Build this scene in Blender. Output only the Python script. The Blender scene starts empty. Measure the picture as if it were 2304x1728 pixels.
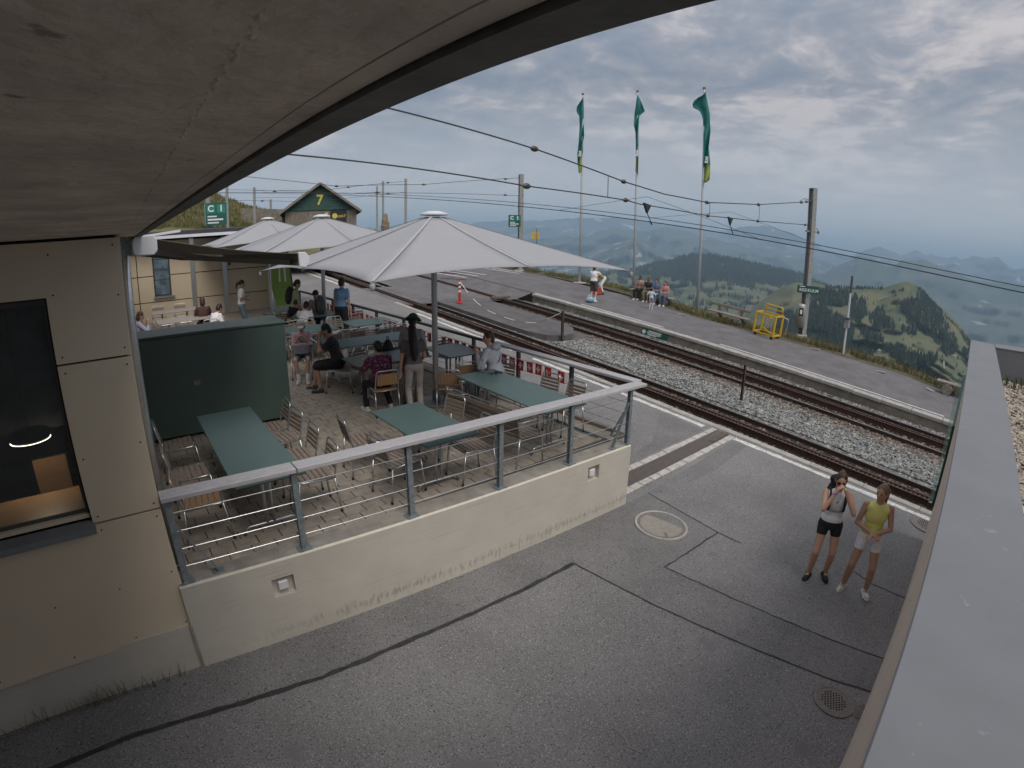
import bpy, bmesh, math, random
from mathutils import Vector, Matrix, noise as mnoise
rnd = random.Random(7)
R = math.radians
scene = bpy.context.scene
col = scene.collection
# ------------------------------------------------------------------ camera (wide security camera lens with barrel distortion)
cd = bpy.data.cameras.new('camera'); cam = bpy.data.objects.new('camera', cd); col.objects.link(cam); scene.camera = cam
cd.type = 'PANO'
cd.sensor_width = 36.0; cd.sensor_height = 27.0; cd.sensor_fit = 'HORIZONTAL'
_pc = cd if hasattr(cd, 'panorama_type') else cd.cycles
_pc.panorama_type = 'FISHEYE_LENS_POLYNOMIAL'
_pc.fisheye_fov = R(170)
_pc.fisheye_polynomial_k0 = 0.0
for _i, _k in enumerate((0.82284884, -0.04062299, 0.07685393, -0.06980844)):
    setattr(_pc, 'fisheye_polynomial_k%d' % (_i + 1), -_k / 15.625 ** (_i + 1))
cd.clip_start = 0.02; cd.clip_end = 120000
YAW, PITCH, ROLL = 0.7208, -0.2634, 0.0126
fwd = Vector((math.sin(YAW) * math.cos(PITCH), math.cos(YAW) * math.cos(PITCH), math.sin(PITCH)))
rgt = Vector((math.cos(YAW), -math.sin(YAW), 0)); upv = rgt.cross(fwd)
r2 = math.cos(ROLL) * rgt + math.sin(ROLL) * upv; u2 = -math.sin(ROLL) * rgt + math.cos(ROLL) * upv
_m = Matrix((r2, u2, -fwd)).transposed().to_4x4(); _m.translation = (0, 0, 4.5)
cam.matrix_world = _m
# ------------------------------------------------------------------ world: hazy overcast sky
SUN_EL, SUN_AZ = 52, 190          # degrees; azimuth clockwise from +Y (the sun stands behind the camera)
w = bpy.data.worlds.new('World'); scene.world = w; w.use_nodes = True
nt = w.node_tree; N = nt.nodes; L = nt.links; N.clear()
def nd(t, **k):
    n = N.new(t)
    for a, b in k.items(): setattr(n, a, b)
    return n
def mth(op, a, b=None, c=None):
    n = nd('ShaderNodeMath', operation=op)
    for i, q in enumerate((a, b, c)):
        if q is None: continue
        if isinstance(q, (int, float)): n.inputs[i].default_value = q
        else: L.new(q, n.inputs[i])
    return n.outputs[0]
def ramp(fac, stops):
    n = nd('ShaderNodeValToRGB'); L.new(fac, n.inputs[0]); e = n.color_ramp.elements
    while len(e) < len(stops): e.new(0.5)
    for i, (p, c) in enumerate(stops): e[i].position = p; e[i].color = (*c, 1)
    return n.outputs[0]
def mixc(f, a, b, mode='MIX'):
    n = nd('ShaderNodeMix', data_type='RGBA', blend_type=mode)
    for s, q in ((n.inputs[0], f), (n.inputs[6], a), (n.inputs[7], b)):
        if isinstance(q, (int, float)): s.default_value = q
        elif isinstance(q, tuple): s.default_value = (*q, 1)
        else: L.new(q, s)
    return n.outputs[2]
sky = nd('ShaderNodeTexSky', sky_type='NISHITA'); sky.sun_disc = False
sky.sun_elevation = R(SUN_EL); sky.sun_rotation = R(SUN_AZ); sky.altitude = 1750; sky.dust_density = 2.5; sky.air_density = 1.2
tc = nd('ShaderNodeTexCoord'); sx = nd('ShaderNodeSeparateXYZ'); L.new(tc.outputs['Generated'], sx.inputs[0])
zz = mth('MAXIMUM', sx.outputs[2], 0.0); zd = mth('ADD', zz, 0.13)
cx = nd('ShaderNodeCombineXYZ'); L.new(mth('ADD', mth('DIVIDE', sx.outputs[0], zd), 5.3), cx.inputs[0]); L.new(mth('ADD', mth('DIVIDE', sx.outputs[1], zd), 2.1), cx.inputs[1])
def nz(scale, detail=8, rough=.55, dist=0.0, vec=None):
    n = nd('ShaderNodeTexNoise'); n.inputs['Scale'].default_value = scale; n.inputs['Detail'].default_value = detail
    n.inputs['Roughness'].default_value = rough; n.inputs['Distortion'].default_value = dist
    L.new(vec or cx.outputs[0], n.inputs['Vector']); return n.outputs[0]
big = nz(0.8, 5, .5, .6); med = nz(2.1, 10, .62, .7); fin = nz(5.2, 10, .66, .5)
f = mth('ADD', mth('MULTIPLY', big, .36), mth('ADD', mth('MULTIPLY', med, .42), mth('MULTIPLY', fin, .32)))
cloud = ramp(f, [(.42, (.57, .69, .88)), (.465, (.69, .79, .97)), (.51, (.84, .90, 1.05)), (.555, (1.07, 1.07, 1.17)), (.63, (1.9, 1.74, 1.70))])
# the lower sky is an even blue grey
mr = nd('ShaderNodeMapRange', interpolation_type='SMOOTHSTEP'); L.new(zz, mr.inputs[0]); mr.inputs[1].default_value = 0.0; mr.inputs[2].default_value = .30
cl2 = mixc(mr.outputs[0], (2.85, 2.8, 2.9), cloud)
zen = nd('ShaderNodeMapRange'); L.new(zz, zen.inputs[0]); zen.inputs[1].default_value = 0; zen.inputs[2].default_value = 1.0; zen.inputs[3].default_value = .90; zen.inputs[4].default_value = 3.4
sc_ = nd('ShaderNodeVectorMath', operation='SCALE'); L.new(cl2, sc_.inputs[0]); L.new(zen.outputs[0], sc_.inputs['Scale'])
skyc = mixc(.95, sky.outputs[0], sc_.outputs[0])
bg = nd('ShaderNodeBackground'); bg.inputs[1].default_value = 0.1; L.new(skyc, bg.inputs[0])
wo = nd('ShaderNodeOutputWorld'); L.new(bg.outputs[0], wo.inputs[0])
# ------------------------------------------------------------------ sun through cloud
sd = bpy.data.lights.new('sun', 'SUN'); sd.energy = 1.15; sd.angle = R(40); sd.color = (1, .95, .88)
sun = bpy.data.objects.new('sun', sd); col.objects.link(sun); sun.location = (-30, -20, 40)
_sv = Vector((math.sin(R(SUN_AZ)) * math.cos(R(SUN_EL)), math.cos(R(SUN_AZ)) * math.cos(R(SUN_EL)), math.sin(R(SUN_EL))))
sun.rotation_euler = _sv.to_track_quat('Z', 'Y').to_euler()
vs = scene.view_settings; vs.view_transform = 'Standard'; vs.look = 'None'; vs.exposure = 1.0; vs.gamma = 1.0; vs.use_curve_mapping = False
scene.cycles.use_denoising = True; scene.cycles.max_bounces = 6; scene.cycles.volume_bounces = 0; scene.cycles.transparent_max_bounces = 16
scene.cycles.sample_clamp_indirect = 6.0; scene.render.film_transparent = False
# ------------------------------------------------------------------ levels of the place
SL, TS = .0996, .045
def gz(y): return SL * y                       # station ground climbs along the line
def tz(y): return 1.48 + TS * (y - 4.8)        # paved terrace
def xr(y): return 6.72 - .055 * (y - 5)        # railing beside the line
# ------------------------------------------------------------------ materials
_mats = {}
def mat(name, c, rough=.7, metal=0.0, var=.12, scale=6.0, bump=0.0, bscale=60.0, c2=None, lo=.35, hi=.65, world=False, detail=6, spec=.5, stretch=None, trans=0.0, emit=None, island=0.0, speck=None, coat=0.0):
    if name in _mats: return _mats[name]
    m = bpy.data.materials.new(name); m.use_nodes = True; t = m.node_tree; b = t.nodes['Principled BSDF']; _mats[name] = m
    def new(k): return t.nodes.new(k)
    b.inputs['Roughness'].default_value = rough; b.inputs['Metallic'].default_value = metal; b.inputs['Specular IOR Level'].default_value = spec
    if coat: b.inputs['Coat Weight'].default_value = coat
    if world: g = new('ShaderNodeNewGeometry'); vec = g.outputs['Position']
    else: g = new('ShaderNodeTexCoord'); vec = g.outputs['Object']
    if stretch:
        mp = new('ShaderNodeMapping'); mp.inputs['Scale'].default_value = stretch; t.links.new(vec, mp.inputs[0]); vec = mp.outputs[0]
    n = new('ShaderNodeTexNoise'); n.inputs['Scale'].default_value = scale; n.inputs['Detail'].default_value = detail; n.inputs['Roughness'].default_value = .6
    t.links.new(vec, n.inputs['Vector'])
    r = new('ShaderNodeValToRGB'); t.links.new(n.outputs[0], r.inputs[0])
    ca = tuple(max(0, x * (1 - var)) for x in c); cb = tuple(min(1, x * (1 + var)) for x in c) if c2 is None else c2
    r.color_ramp.elements[0].position = lo; r.color_ramp.elements[0].color = (*ca, 1)
    r.color_ramp.elements[1].position = hi; r.color_ramp.elements[1].color = (*cb, 1)
    out = r.outputs[0]
    def mix(f, a, bcol, mode):
        x = new('ShaderNodeMix'); x.data_type = 'RGBA'; x.blend_type = mode
        if isinstance(f, float): x.inputs[0].default_value = f
        else: t.links.new(f, x.inputs[0])
        t.links.new(a, x.inputs[6])
        if isinstance(bcol, tuple): x.inputs[7].default_value = (*bcol, 1)
        else: t.links.new(bcol, x.inputs[7])
        return x.outputs[2]
    if island:
        gi = new('ShaderNodeNewGeometry'); mr_ = new('ShaderNodeMapRange'); t.links.new(gi.outputs['Random Per Island'], mr_.inputs[0])
        mr_.inputs[3].default_value = 1 - island; mr_.inputs[4].default_value = 1 + island
        cc = new('ShaderNodeCombineColor')
        for i in range(3): t.links.new(mr_.outputs[0], cc.inputs[i])
        out = mix(1.0, out, cc.outputs[0], 'MULTIPLY')
    for sp in (speck or []):      # (scale, threshold, colour, softness)
        v = new('ShaderNodeTexNoise'); v.inputs['Scale'].default_value = sp[0]; v.inputs['Detail'].default_value = sp[4] if len(sp) > 4 else 2; t.links.new(vec, v.inputs['Vector'])
        q = new('ShaderNodeMapRange'); t.links.new(v.outputs[0], q.inputs[0]); q.inputs[1].default_value = sp[1]; q.inputs[2].default_value = sp[1] + sp[3]
        out = mix(q.outputs[0], out, sp[2], 'MIX')
    t.links.new(out, b.inputs['Base Color'])
    if bump:
        n2 = new('ShaderNodeTexNoise'); n2.inputs['Scale'].default_value = bscale; n2.inputs['Detail'].default_value = 5; t.links.new(vec, n2.inputs['Vector'])
        bp = new('ShaderNodeBump'); bp.inputs['Strength'].default_value = min(1, bump); bp.inputs['Distance'].default_value = .02 * bump; t.links.new(n2.outputs[0], bp.inputs['Height']); t.links.new(bp.outputs[0], b.inputs['Normal'])
    if trans: b.inputs['Transmission Weight'].default_value = trans; b.inputs['IOR'].default_value = 1.1
    if emit: b.inputs['Emission Color'].default_value = (*emit[0], 1); b.inputs['Emission Strength'].default_value = emit[1]
    return m
AS = [(62, .575, (.36, .35, .34), .09), (48, .60, (.06, .058, .058), .07), (120, .58, (.30, .29, .28), .08), (110, .60, (.09, .088, .088), .06), (3.0, .62, (.165, .16, .157), .1, 6)]
m_asph = mat('asphalt_worn', (.185, .179, .177), .9, var=.16, scale=.9, world=True, bump=.5, bscale=90, speck=AS, detail=9)
m_asph2 = mat('asphalt_far_platform', (.135, .128, .131), .9, var=.2, scale=1.3, world=True, bump=.4, bscale=60, speck=[(70, .62, (.20, .19, .19), .08), (6, .60, (.105, .10, .102), .12, 7), (2.2, .64, (.17, .16, .163), .12, 7)], detail=9)
m_asphd = mat('asphalt_dark_patch', (.105, .10, .10), .9, var=.2, scale=2.0, world=True, bump=.4, bscale=80, speck=[(60, .66, (.2, .2, .2), .05)])
m_tar = mat('tar_seam', (.035, .034, .035), .75, var=.4, scale=9, world=True)
m_white = mat('white_line_paint', (.62, .61, .58), .7, var=.15, scale=8, world=True, speck=[(30, .57, (.22, .215, .21), .06, 5)])
m_conc = mat('painted_concrete', (.50, .465, .405), .85, var=.05, scale=2.2, world=True, bump=.25, bscale=35, detail=8, speck=[(5, .70, (.38, .35, .29), .1, 6)])
m_conc_t = mat('concrete_top', (.27, .25, .22), .9, var=.18, scale=5, world=True, bump=.3, speck=[(14, .66, (.36, .34, .31), .1, 5)])
m_soffit = mat('soffit_concrete', (.62, .54, .475), .9, var=.2, scale=3.2, world=True, bump=.9, bscale=22, detail=9, speck=[(16, .68, (.30, .26, .225), .05, 6)])
m_soffd = mat('drip_edge_metal', (.10, .105, .10), .6, var=.3, scale=9, world=True, bump=.3)
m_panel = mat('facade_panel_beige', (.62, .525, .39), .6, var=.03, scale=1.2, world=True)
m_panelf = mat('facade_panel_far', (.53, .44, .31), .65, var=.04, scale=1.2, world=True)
m_dark = mat('dark_gap', (.02, .02, .02), .9)
m_alu = mat('brushed_aluminium', (.55, .56, .57), .32, .9, var=.08, scale=30)
m_steel = mat('galvanised_steel', (.27, .31, .33), .5, .55, var=.2, scale=22)
m_rail_top = mat('handrail_weathered', (.43, .42, .43), .62, .1, var=.12, scale=9, bump=.12, bscale=80, stretch=(1, 8, 8), speck=[(40, .66, (.30, .29, .29), .06, 4)])
m_darkrail = mat('dark_railing_metal', (.10, .105, .11), .5, .5, var=.2, scale=15)
m_green = mat('green_table_top', (.085, .135, .130), .38, var=.05, scale=3, spec=.45)
m_box = mat('green_cabinet_paint', (.058, .092, .080), .42, var=.06, scale=2)
m_wood = mat('chair_wood', (.26, .16, .09), .6, var=.2, scale=14, stretch=(1, 12, 12), island=.18)
m_woodg = mat('chair_wood_greyed', (.21, .17, .14), .7, var=.2, scale=14, stretch=(1, 12, 12), island=.18)
m_woodo = mat('chair_wood_fresh', (.36, .20, .09), .5, var=.15, scale=14, stretch=(1, 12, 12))
m_rub = mat('black_rubber', (.015, .015, .015), .8)
m_pav = mat('paver_concrete', (.30, .262, .218), .92, var=.16, scale=7, world=True, bump=.35, bscale=120, detail=8, speck=[(45, .66, (.22, .185, .15), .06, 4), (4.5, .62, (.40, .35, .295), .12, 4)])
m_pavj = mat('paver_joint', (.085, .072, .058), .95, var=.2, world=True, scale=20)
m_fab = mat('umbrella_fabric', (.43, .435, .455), .85, var=.025, scale=2.0)
m_polem = mat('parasol_pole_grey', (.58, .59, .61), .45, .15, var=.04)
m_fabd = mat('umbrella_seam', (.40, .40, .42), .8, var=.05)
m_awn = mat('awning_fabric', (.20, .18, .16), .85, var=.05, scale=4)
m_cap = mat('white_plastic_cap', (.66, .66, .68), .5, var=.03)
m_rust = mat('rusty_iron', (.085, .052, .04), .75, .3, var=.35, scale=18)
m_rail = mat('rail_rusty_side', (.075, .055, .045), .7, .3, var=.3, scale=20, world=True)
m_railtop = mat('rail_polished_top', (.30, .28, .27), .35, .8, var=.15, scale=10, world=True)
m_sleep = mat('steel_sleeper', (.12, .085, .066), .85, .1, var=.35, scale=12, world=True)
m_ball = mat('ballast_stone', (.225, .23, .22), .95, var=.25, scale=3, world=True, island=.55)
m_ballr = mat('ballast_stone_rusty', (.175, .14, .115), .95, var=.25, scale=3, world=True, island=.5)
m_ballb = mat('ballast_bed', (.12, .11, .10), .95, var=.4, scale=14, world=True, bump=1, bscale=30)
m_cop = mat('platform_coping', (.36, .345, .315), .9, var=.18, scale=5, world=True, bump=.4, bscale=30, speck=[(12, .65, (.25, .235, .21), .1, 5)])
m_face = mat('platform_face_concrete', (.19, .17, .135), .95, var=.25, scale=3, world=True, bump=.6, bscale=14, detail=9, speck=[(3.2, .6, (.26, .235, .19), .06, 6)])
m_cobble = mat('granite_cobble', (.40, .375, .345), .9, var=.2, scale=8, world=True, bump=.7, bscale=20, island=.2)
m_iron = mat('cast_iron', (.21, .18, .168), .7, .3, var=.2, scale=30, bump=.3)
m_cover = mat('manhole_concrete', (.27, .25, .215), .9, var=.12, scale=14, bump=.3)
m_parap = mat('parapet_sheet_metal', (.20, .205, .215), .5, .2, var=.06, scale=2.2, world=True, speck=[(24, .72, (.24, .255, .275), .02, 2), (7, .70, (.39, .405, .42), .1, 5)])
m_annex = mat('annex_wall_render', (.66, .54, .44), .85, var=.07, scale=5, world=True, bump=.3, bscale=60)
m_gravel = mat('roof_gravel_stone', (.33, .285, .235), .95, var=.25, scale=4, world=True, island=.5)
m_gdry = mat('grass_dry', (.135, .120, .048), .95, var=.4, scale=.6, world=True, island=.4)
m_ggrn = mat('grass_green', (.075, .095, .032), .95, var=.35, scale=.6, world=True, island=.4)
m_soil = mat('verge_soil', (.10, .085, .05), .95, var=.35, scale=3, world=True, bump=.8)
m_pole = mat('flagpole_white', (.62, .64, .66), .4, .2, var=.04)
m_mast = mat('mast_grey_paint', (.29, .295, .285), .6, .2, var=.15, scale=8)
m_wire = mat('overhead_wire', (.055, .06, .065), .6, .5, var=.1)
m_ins = mat('brown_insulator', (.07, .05, .04), .35, var=.2)
m_flag = mat('flag_teal', (.02, .165, .15), .8, var=.12, scale=3)
m_flagl = mat('flag_lime', (.25, .32, .06), .8, var=.1, scale=3)
m_sgn = mat('sign_green', (.012, .10, .078), .5, var=.04)
m_lett = mat('white_lettering', (.75, .77, .75), .6, var=.02)
m_yel = mat('yellow_paint', (.62, .40, .025), .5, var=.1, scale=6)
m_sy = mat('sign_yellow', (.62, .52, .09), .6, var=.03)
m_lime = mat('lime_panel', (.22, .36, .075), .6, var=.05, scale=2)
m_shed = mat('weathered_boards', (.20, .17, .14), .9, var=.25, scale=6, stretch=(1, 1, .12), island=.2)
m_shedg = mat('shed_green_boards', (.03, .085, .07), .7, var=.15, scale=4)
m_roofm = mat('shed_roof', (.10, .10, .10), .8, var=.2, scale=4)
m_roofd = mat('dark_roof_edge', (.035, .035, .045), .6)
m_log = mat('weathered_log', (.23, .20, .165), .9, var=.3, scale=9, bump=.5, stretch=(1, 1, 1))
m_red = mat('signal_red', (.50, .022, .02), .7, var=.08)
m_glass = mat('window_glass', (.75, .8, .8), .03, var=.02, trans=.95, spec=.6)
m_gglass = mat('green_tinted_glass', (.72, .86, .82), .05, var=.02, trans=.85, spec=.6)
m_dkgreen = mat('dark_green_frame', (.008, .04, .028), .4, var=.1)
m_bin = mat('stainless_bin', (.42, .41, .39), .4, .6, var=.08)
m_int = mat('interior_dark_wall', (.20, .125, .10), .8, var=.1)
m_tabw = mat('oak_table', (.26, .15, .075), .45, var=.12, scale=9, stretch=(1, 8, 1))
m_lit = mat('lamp_diffuser', (1, .9, .75), .5, emit=((1, .86, .66), 2.5))
_t = m_fab.node_tree; _p = _t.nodes['Principled BSDF']; _tr = _t.nodes.new('ShaderNodeBsdfTranslucent'); _tr.inputs[0].default_value = (.5, .5, .5, 1); _mx = _t.nodes.new('ShaderNodeMixShader'); _mx.inputs[0].default_value = .22
_t.links.new(_p.outputs[0], _mx.inputs[1]); _t.links.new(_tr.outputs[0], _mx.inputs[2]); _t.links.new(_mx.outputs[0], _t.nodes['Material Output'].inputs[0])
# ------------------------------------------------------------------ mesh builder
class MB:
    def __init__(s): s.v = []; s.f = []; s.m = []
    def add(s, vs, fs, mi=0, M=None):
        o = len(s.v)
        s.v += [tuple(M @ Vector(p)) for p in vs] if M else [tuple(p) for p in vs]
        for q in fs: s.f.append(tuple(i + o for i in q)); s.m.append(mi)
        return s
    def box(s, x0, x1, y0, y1, z0, z1, mi=0, M=None):
        return s.add([(x0, y0, z0), (x1, y0, z0), (x1, y1, z0), (x0, y1, z0), (x0, y0, z1), (x1, y0, z1), (x1, y1, z1), (x0, y1, z1)],
                     [(0, 3, 2, 1), (4, 5, 6, 7), (0, 1, 5, 4), (1, 2, 6, 5), (2, 3, 7, 6), (3, 0, 4, 7)], mi, M)
    def hexa(s, b, t, mi=0):      # bottom 4, top 4 points
        return s.add(list(b) + list(t), [(0, 3, 2, 1), (4, 5, 6, 7), (0, 1, 5, 4), (1, 2, 6, 5), (2, 3, 7, 6), (3, 0, 4, 7)], mi)
    def beam(s, p0, p1, w, h, mi=0):
        p0 = Vector(p0); p1 = Vector(p1); d = (p1 - p0).normalized()
        a = d.cross(Vector((0, 0, 1))); a = a.normalized() if a.length > 1e-4 else Vector((1, 0, 0)); b = a.cross(d)
        q = [a * sx_ * w / 2 + b * sy_ * h / 2 for sx_, sy_ in ((-1, -1), (1, -1), (1, 1), (-1, 1))]
        return s.hexa([p0 + x for x in q], [p1 + x for x in q], mi)
    def cyl(s, p0, p1, r0, r1=None, n=10, mi=0):
        return s.tube([p0, p1], [r0, r0 if r1 is None else r1], n, mi)
    def tube(s, pts, r, n=6, mi=0, closed=False):
        pts = [Vector(p) for p in pts]; k = len(pts); rr = r if isinstance(r, (list, tuple)) else [r] * k
        base = len(s.v); u = None
        for i, p in enumerate(pts):
            if closed: d = (pts[(i + 1) % k] - pts[i - 1]).normalized()
            else: d = (pts[min(i + 1, k - 1)] - pts[max(i - 1, 0)]).normalized()
            if u is None: u = d.orthogonal().normalized()
            else:
                u = u - d * u.dot(d); u = u.normalized() if u.length > 1e-6 else d.orthogonal().normalized()
            w_ = d.cross(u)
            for j in range(n):
                a = 2 * math.pi * j / n; q = p + (u * math.cos(a) + w_ * math.sin(a)) * rr[i]; s.v.append(tuple(q))
        for i in range(k if closed else k - 1):
            i2 = (i + 1) % k
            for j in range(n):
                j2 = (j + 1) % n
                s.f.append((base + i * n + j, base + i * n + j2, base + i2 * n + j2, base + i2 * n + j)); s.m.append(mi)
        if not closed:
            s.f.append(tuple(base + j for j in range(n))[::-1]); s.m.append(mi)
            s.f.append(tuple(base + (k - 1) * n + j for j in range(n))); s.m.append(mi)
        return s
    def prism(s, poly, z0, z1, mi=0, M=None):
        n = len(poly)
        return s.add([(x, y, z0) for x, y in poly] + [(x, y, z1) for x, y in poly],
                     [tuple(range(n))[::-1], tuple(range(n, 2 * n))] + [(i, (i + 1) % n, n + (i + 1) % n, n + i) for i in range(n)], mi, M)
    def lathe(s, prof, n=12, c=(0, 0, 0), mi=0, M=None):
        vs_ = []; fs = []; c = Vector(c)
        for r_, z in prof:
            for j in range(n): a = 2 * math.pi * j / n; vs_.append((c.x + r_ * math.cos(a), c.y + r_ * math.sin(a), c.z + z))
        for i in range(len(prof) - 1):
            for j in range(n): j2 = (j + 1) % n; fs.append((i * n + j, i * n + j2, (i + 1) * n + j2, (i + 1) * n + j))
        fs.append(tuple(range(n))[::-1]); fs.append(tuple((len(prof) - 1) * n + j for j in range(n)))
        return s.add(vs_, fs, mi, M)
    def ell(s, c, r, B=None, n=12, k=8, mi=0):
        c = Vector(c); vs_ = [(0, 0, -1)]; fs = []
        for i in range(1, k):
            t_ = math.pi * i / k
            for j in range(n): a = 2 * math.pi * j / n; vs_.append((math.sin(t_) * math.cos(a), math.sin(t_) * math.sin(a), -math.cos(t_)))
        vs_.append((0, 0, 1)); top = len(vs_) - 1
        for j in range(n):
            j2 = (j + 1) % n; fs.append((0, 1 + j2, 1 + j)); fs.append((top, 1 + (k - 2) * n + j, 1 + (k - 2) * n + j2))
            for i in range(k - 2): fs.append((1 + i * n + j, 1 + i * n + j2, 1 + (i + 1) * n + j2, 1 + (i + 1) * n + j))
        B = B or Matrix.Identity(3)
        return s.add([c + B @ Vector((x * r[0], y * r[1], z * r[2])) for x, y, z in vs_], fs, mi)
    def cap(s, p0, r0, p1, r1, n=10):      # tapered limb with round ends
        p0 = Vector(p0); p1 = Vector(p1); d = p1 - p0; l = d.length or 1e-4; d.normalize(); pts = []; rr = []
        for a in (80, 55, 28): pts.append(p0 - d * r0 * math.sin(R(a))); rr.append(r0 * math.cos(R(a)))
        pts += [p0, p0.lerp(p1, .5), p1]; rr += [r0, (r0 + r1) / 2, r1]
        for a in (28, 55, 80): pts.append(p1 + d * r1 * math.sin(R(a))); rr.append(r1 * math.cos(R(a)))
        return s.tube(pts, rr, n)
    def build(s, name, mats, parent=None, smooth=False, bevel=0.0, seg=1, sub=None):
        me = bpy.data.meshes.new(name); vs_ = s.v
        if parent is not None and parent.get('_w'):
            o_ = Vector(parent.location); vs_ = [tuple(Vector(p) - o_) for p in s.v]
        me.from_pydata(vs_, [], s.f)
        for m in (mats if isinstance(mats, (list, tuple)) else [mats]): me.materials.append(m)
        if any(s.m): me.polygons.foreach_set('material_index', s.m)
        if smooth: me.polygons.foreach_set('use_smooth', [True] * len(me.polygons))
        me.update()
        ob = bpy.data.objects.new(name, me); col.objects.link(ob)
        if parent is not None:
            ob.parent = parent
            if parent.get('_w'): ob['_w'] = 0
        if bevel:
            b = ob.modifiers.new('bevel', 'BEVEL'); b.width = bevel; b.segments = seg; b.limit_method = 'ANGLE'
        return ob
def tag(o, label=None, cat=None, group=None, kind=None):
    for k, v in (('label', label), ('category', cat), ('group', group), ('kind', kind)):
        if v: o[k] = v
    return o
def thing(name, label, cat, loc=(0, 0, 0), rz=0.0, group=None, world=False):
    o = bpy.data.objects.new(name, None); col.objects.link(o); o.empty_display_size = .2
    o.location = loc; o.rotation_euler = (0, 0, rz)
    if world: o['_w'] = 1
    return tag(o, label, cat, group)
def sub(mb, name, mats, part, **k):        # sub-part of a part that lives in a world-space thing
    root = part.parent
    ob = mb.build(name, mats, root, **k); ob.parent = part; return ob
def copy_tree(o, parent=None):
    c = o.copy(); col.objects.link(c); c.parent = parent
    for ch in o.children: copy_tree(ch, c)
    return c
def text_mesh(s, size, depth=.004, bold=0.0):
    cu = bpy.data.curves.new('lettering', 'FONT'); cu.body = s; cu.size = size; cu.extrude = depth; cu.align_x = 'CENTER'; cu.align_y = 'CENTER'; cu.offset = bold
    ob = bpy.data.objects.new('lettering', cu); col.objects.link(ob)
    dg = bpy.context.evaluated_depsgraph_get(); me = bpy.data.meshes.new_from_object(ob.evaluated_get(dg)); bpy.data.objects.remove(ob); return me
def text(s, size, mtl, parent, M, name='lettering', depth=.004, bold=0.0):
    me = text_mesh(s, size, depth, bold); me.transform(M); me.materials.clear(); me.materials.append(mtl)
    ob = bpy.data.objects.new(name, me); col.objects.link(ob); ob.parent = parent; return ob
def wall_text_M(pos, right, up=(0, 0, 1)):
    r_ = Vector(right).normalized(); u_ = Vector(up).normalized(); n_ = r_.cross(u_)
    m = Matrix((r_, u_, n_)).transposed().to_4x4(); m.translation = pos; return m
# ================================================================== SETTING
def sheet(name, xs, ys, zf, m, label=None, jit=0, kind='structure'):
    mb = MB(); nx, ny = len(xs), len(ys)
    for y in ys:
        for x in xs: mb.v.append((x, y, zf(x, y)))
    for j in range(ny - 1):
        for i in range(nx - 1): mb.f.append((j * nx + i, j * nx + i + 1, (j + 1) * nx + i + 1, (j + 1) * nx + i)); mb.m.append(0)
    o = mb.build(name, m); return tag(o, label, None, None, kind)
def rng(a, b, n): return [a + (b - a) * i / n for i in range(n + 1)]
plat1 = sheet('station_forecourt', [-14, 0, 4, 8, 11.0], rng(-9, 62, 30), lambda x, y: gz(y), m_asph, 'worn grey asphalt sloping beside the terrace')
def bed(x, y):
    t = min(1, max(0, (x - 12.6) / 3.2)); return gz(y) - .27 - .15 * t
bedo = sheet('track_bed', rng(11.0, 18.2, 8), rng(-9, 62, 60), bed, m_ballb, 'gravel bed under the two railway tracks')
plat2 = sheet('far_platform', [18.46, 20, 22, 23.4], rng(-9, 62, 30), lambda x, y: gz(y), m_asph2, 'grey asphalt platform beyond the tracks')
# edge of platform 2: face and coping stones
mb = MB(); mb.hexa([(18.22, -9, gz(-9) - .6), (18.46, -9, gz(-9) - .6), (18.46, 19.3, gz(19.3) - .6), (18.22, 19.3, gz(19.3) - .6)],
                   [(18.22, -9, gz(-9) - .085), (18.46, -9, gz(-9) - .085), (18.46, 19.3, gz(19.3) - .085), (18.22, 19.3, gz(19.3) - .085)])
face = mb.build('platform_face', m_face, plat2)
y = -9.0; i = 0
while y < 19.2:
    ln = 1.0; dx = rnd.uniform(-.015, .015); dz = rnd.uniform(-.012, .006)
    mb = MB(); y1 = min(y + ln - .012, 19.3)
    mb.hexa([(18.18 + dx, y, gz(y) - .10 + dz), (18.52, y, gz(y) - .10 + dz), (18.52, y1, gz(y1) - .10 + dz), (18.18 + dx, y1, gz(y1) - .10 + dz)],
            [(18.18 + dx, y, gz(y) + .012 + dz), (18.52, y, gz(y) + .012 + dz), (18.52, y1, gz(y1) + .012 + dz), (18.18 + dx, y1, gz(y1) + .012 + dz)])
    mb.build('coping_stone', m_cop, plat2, bevel=.012); y += ln
for a, b in ((-8, .4), (1.0, 9.4), (12.0, 16.6)):
    sheet('edge_line', [18.66, 18.76], rng(a, b, 10), lambda x, y: gz(y) + .006, m_white).parent = plat2
for o in plat2.children:
    if o.name.startswith('edge_line') and 'kind' in o: del o['kind']
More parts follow.
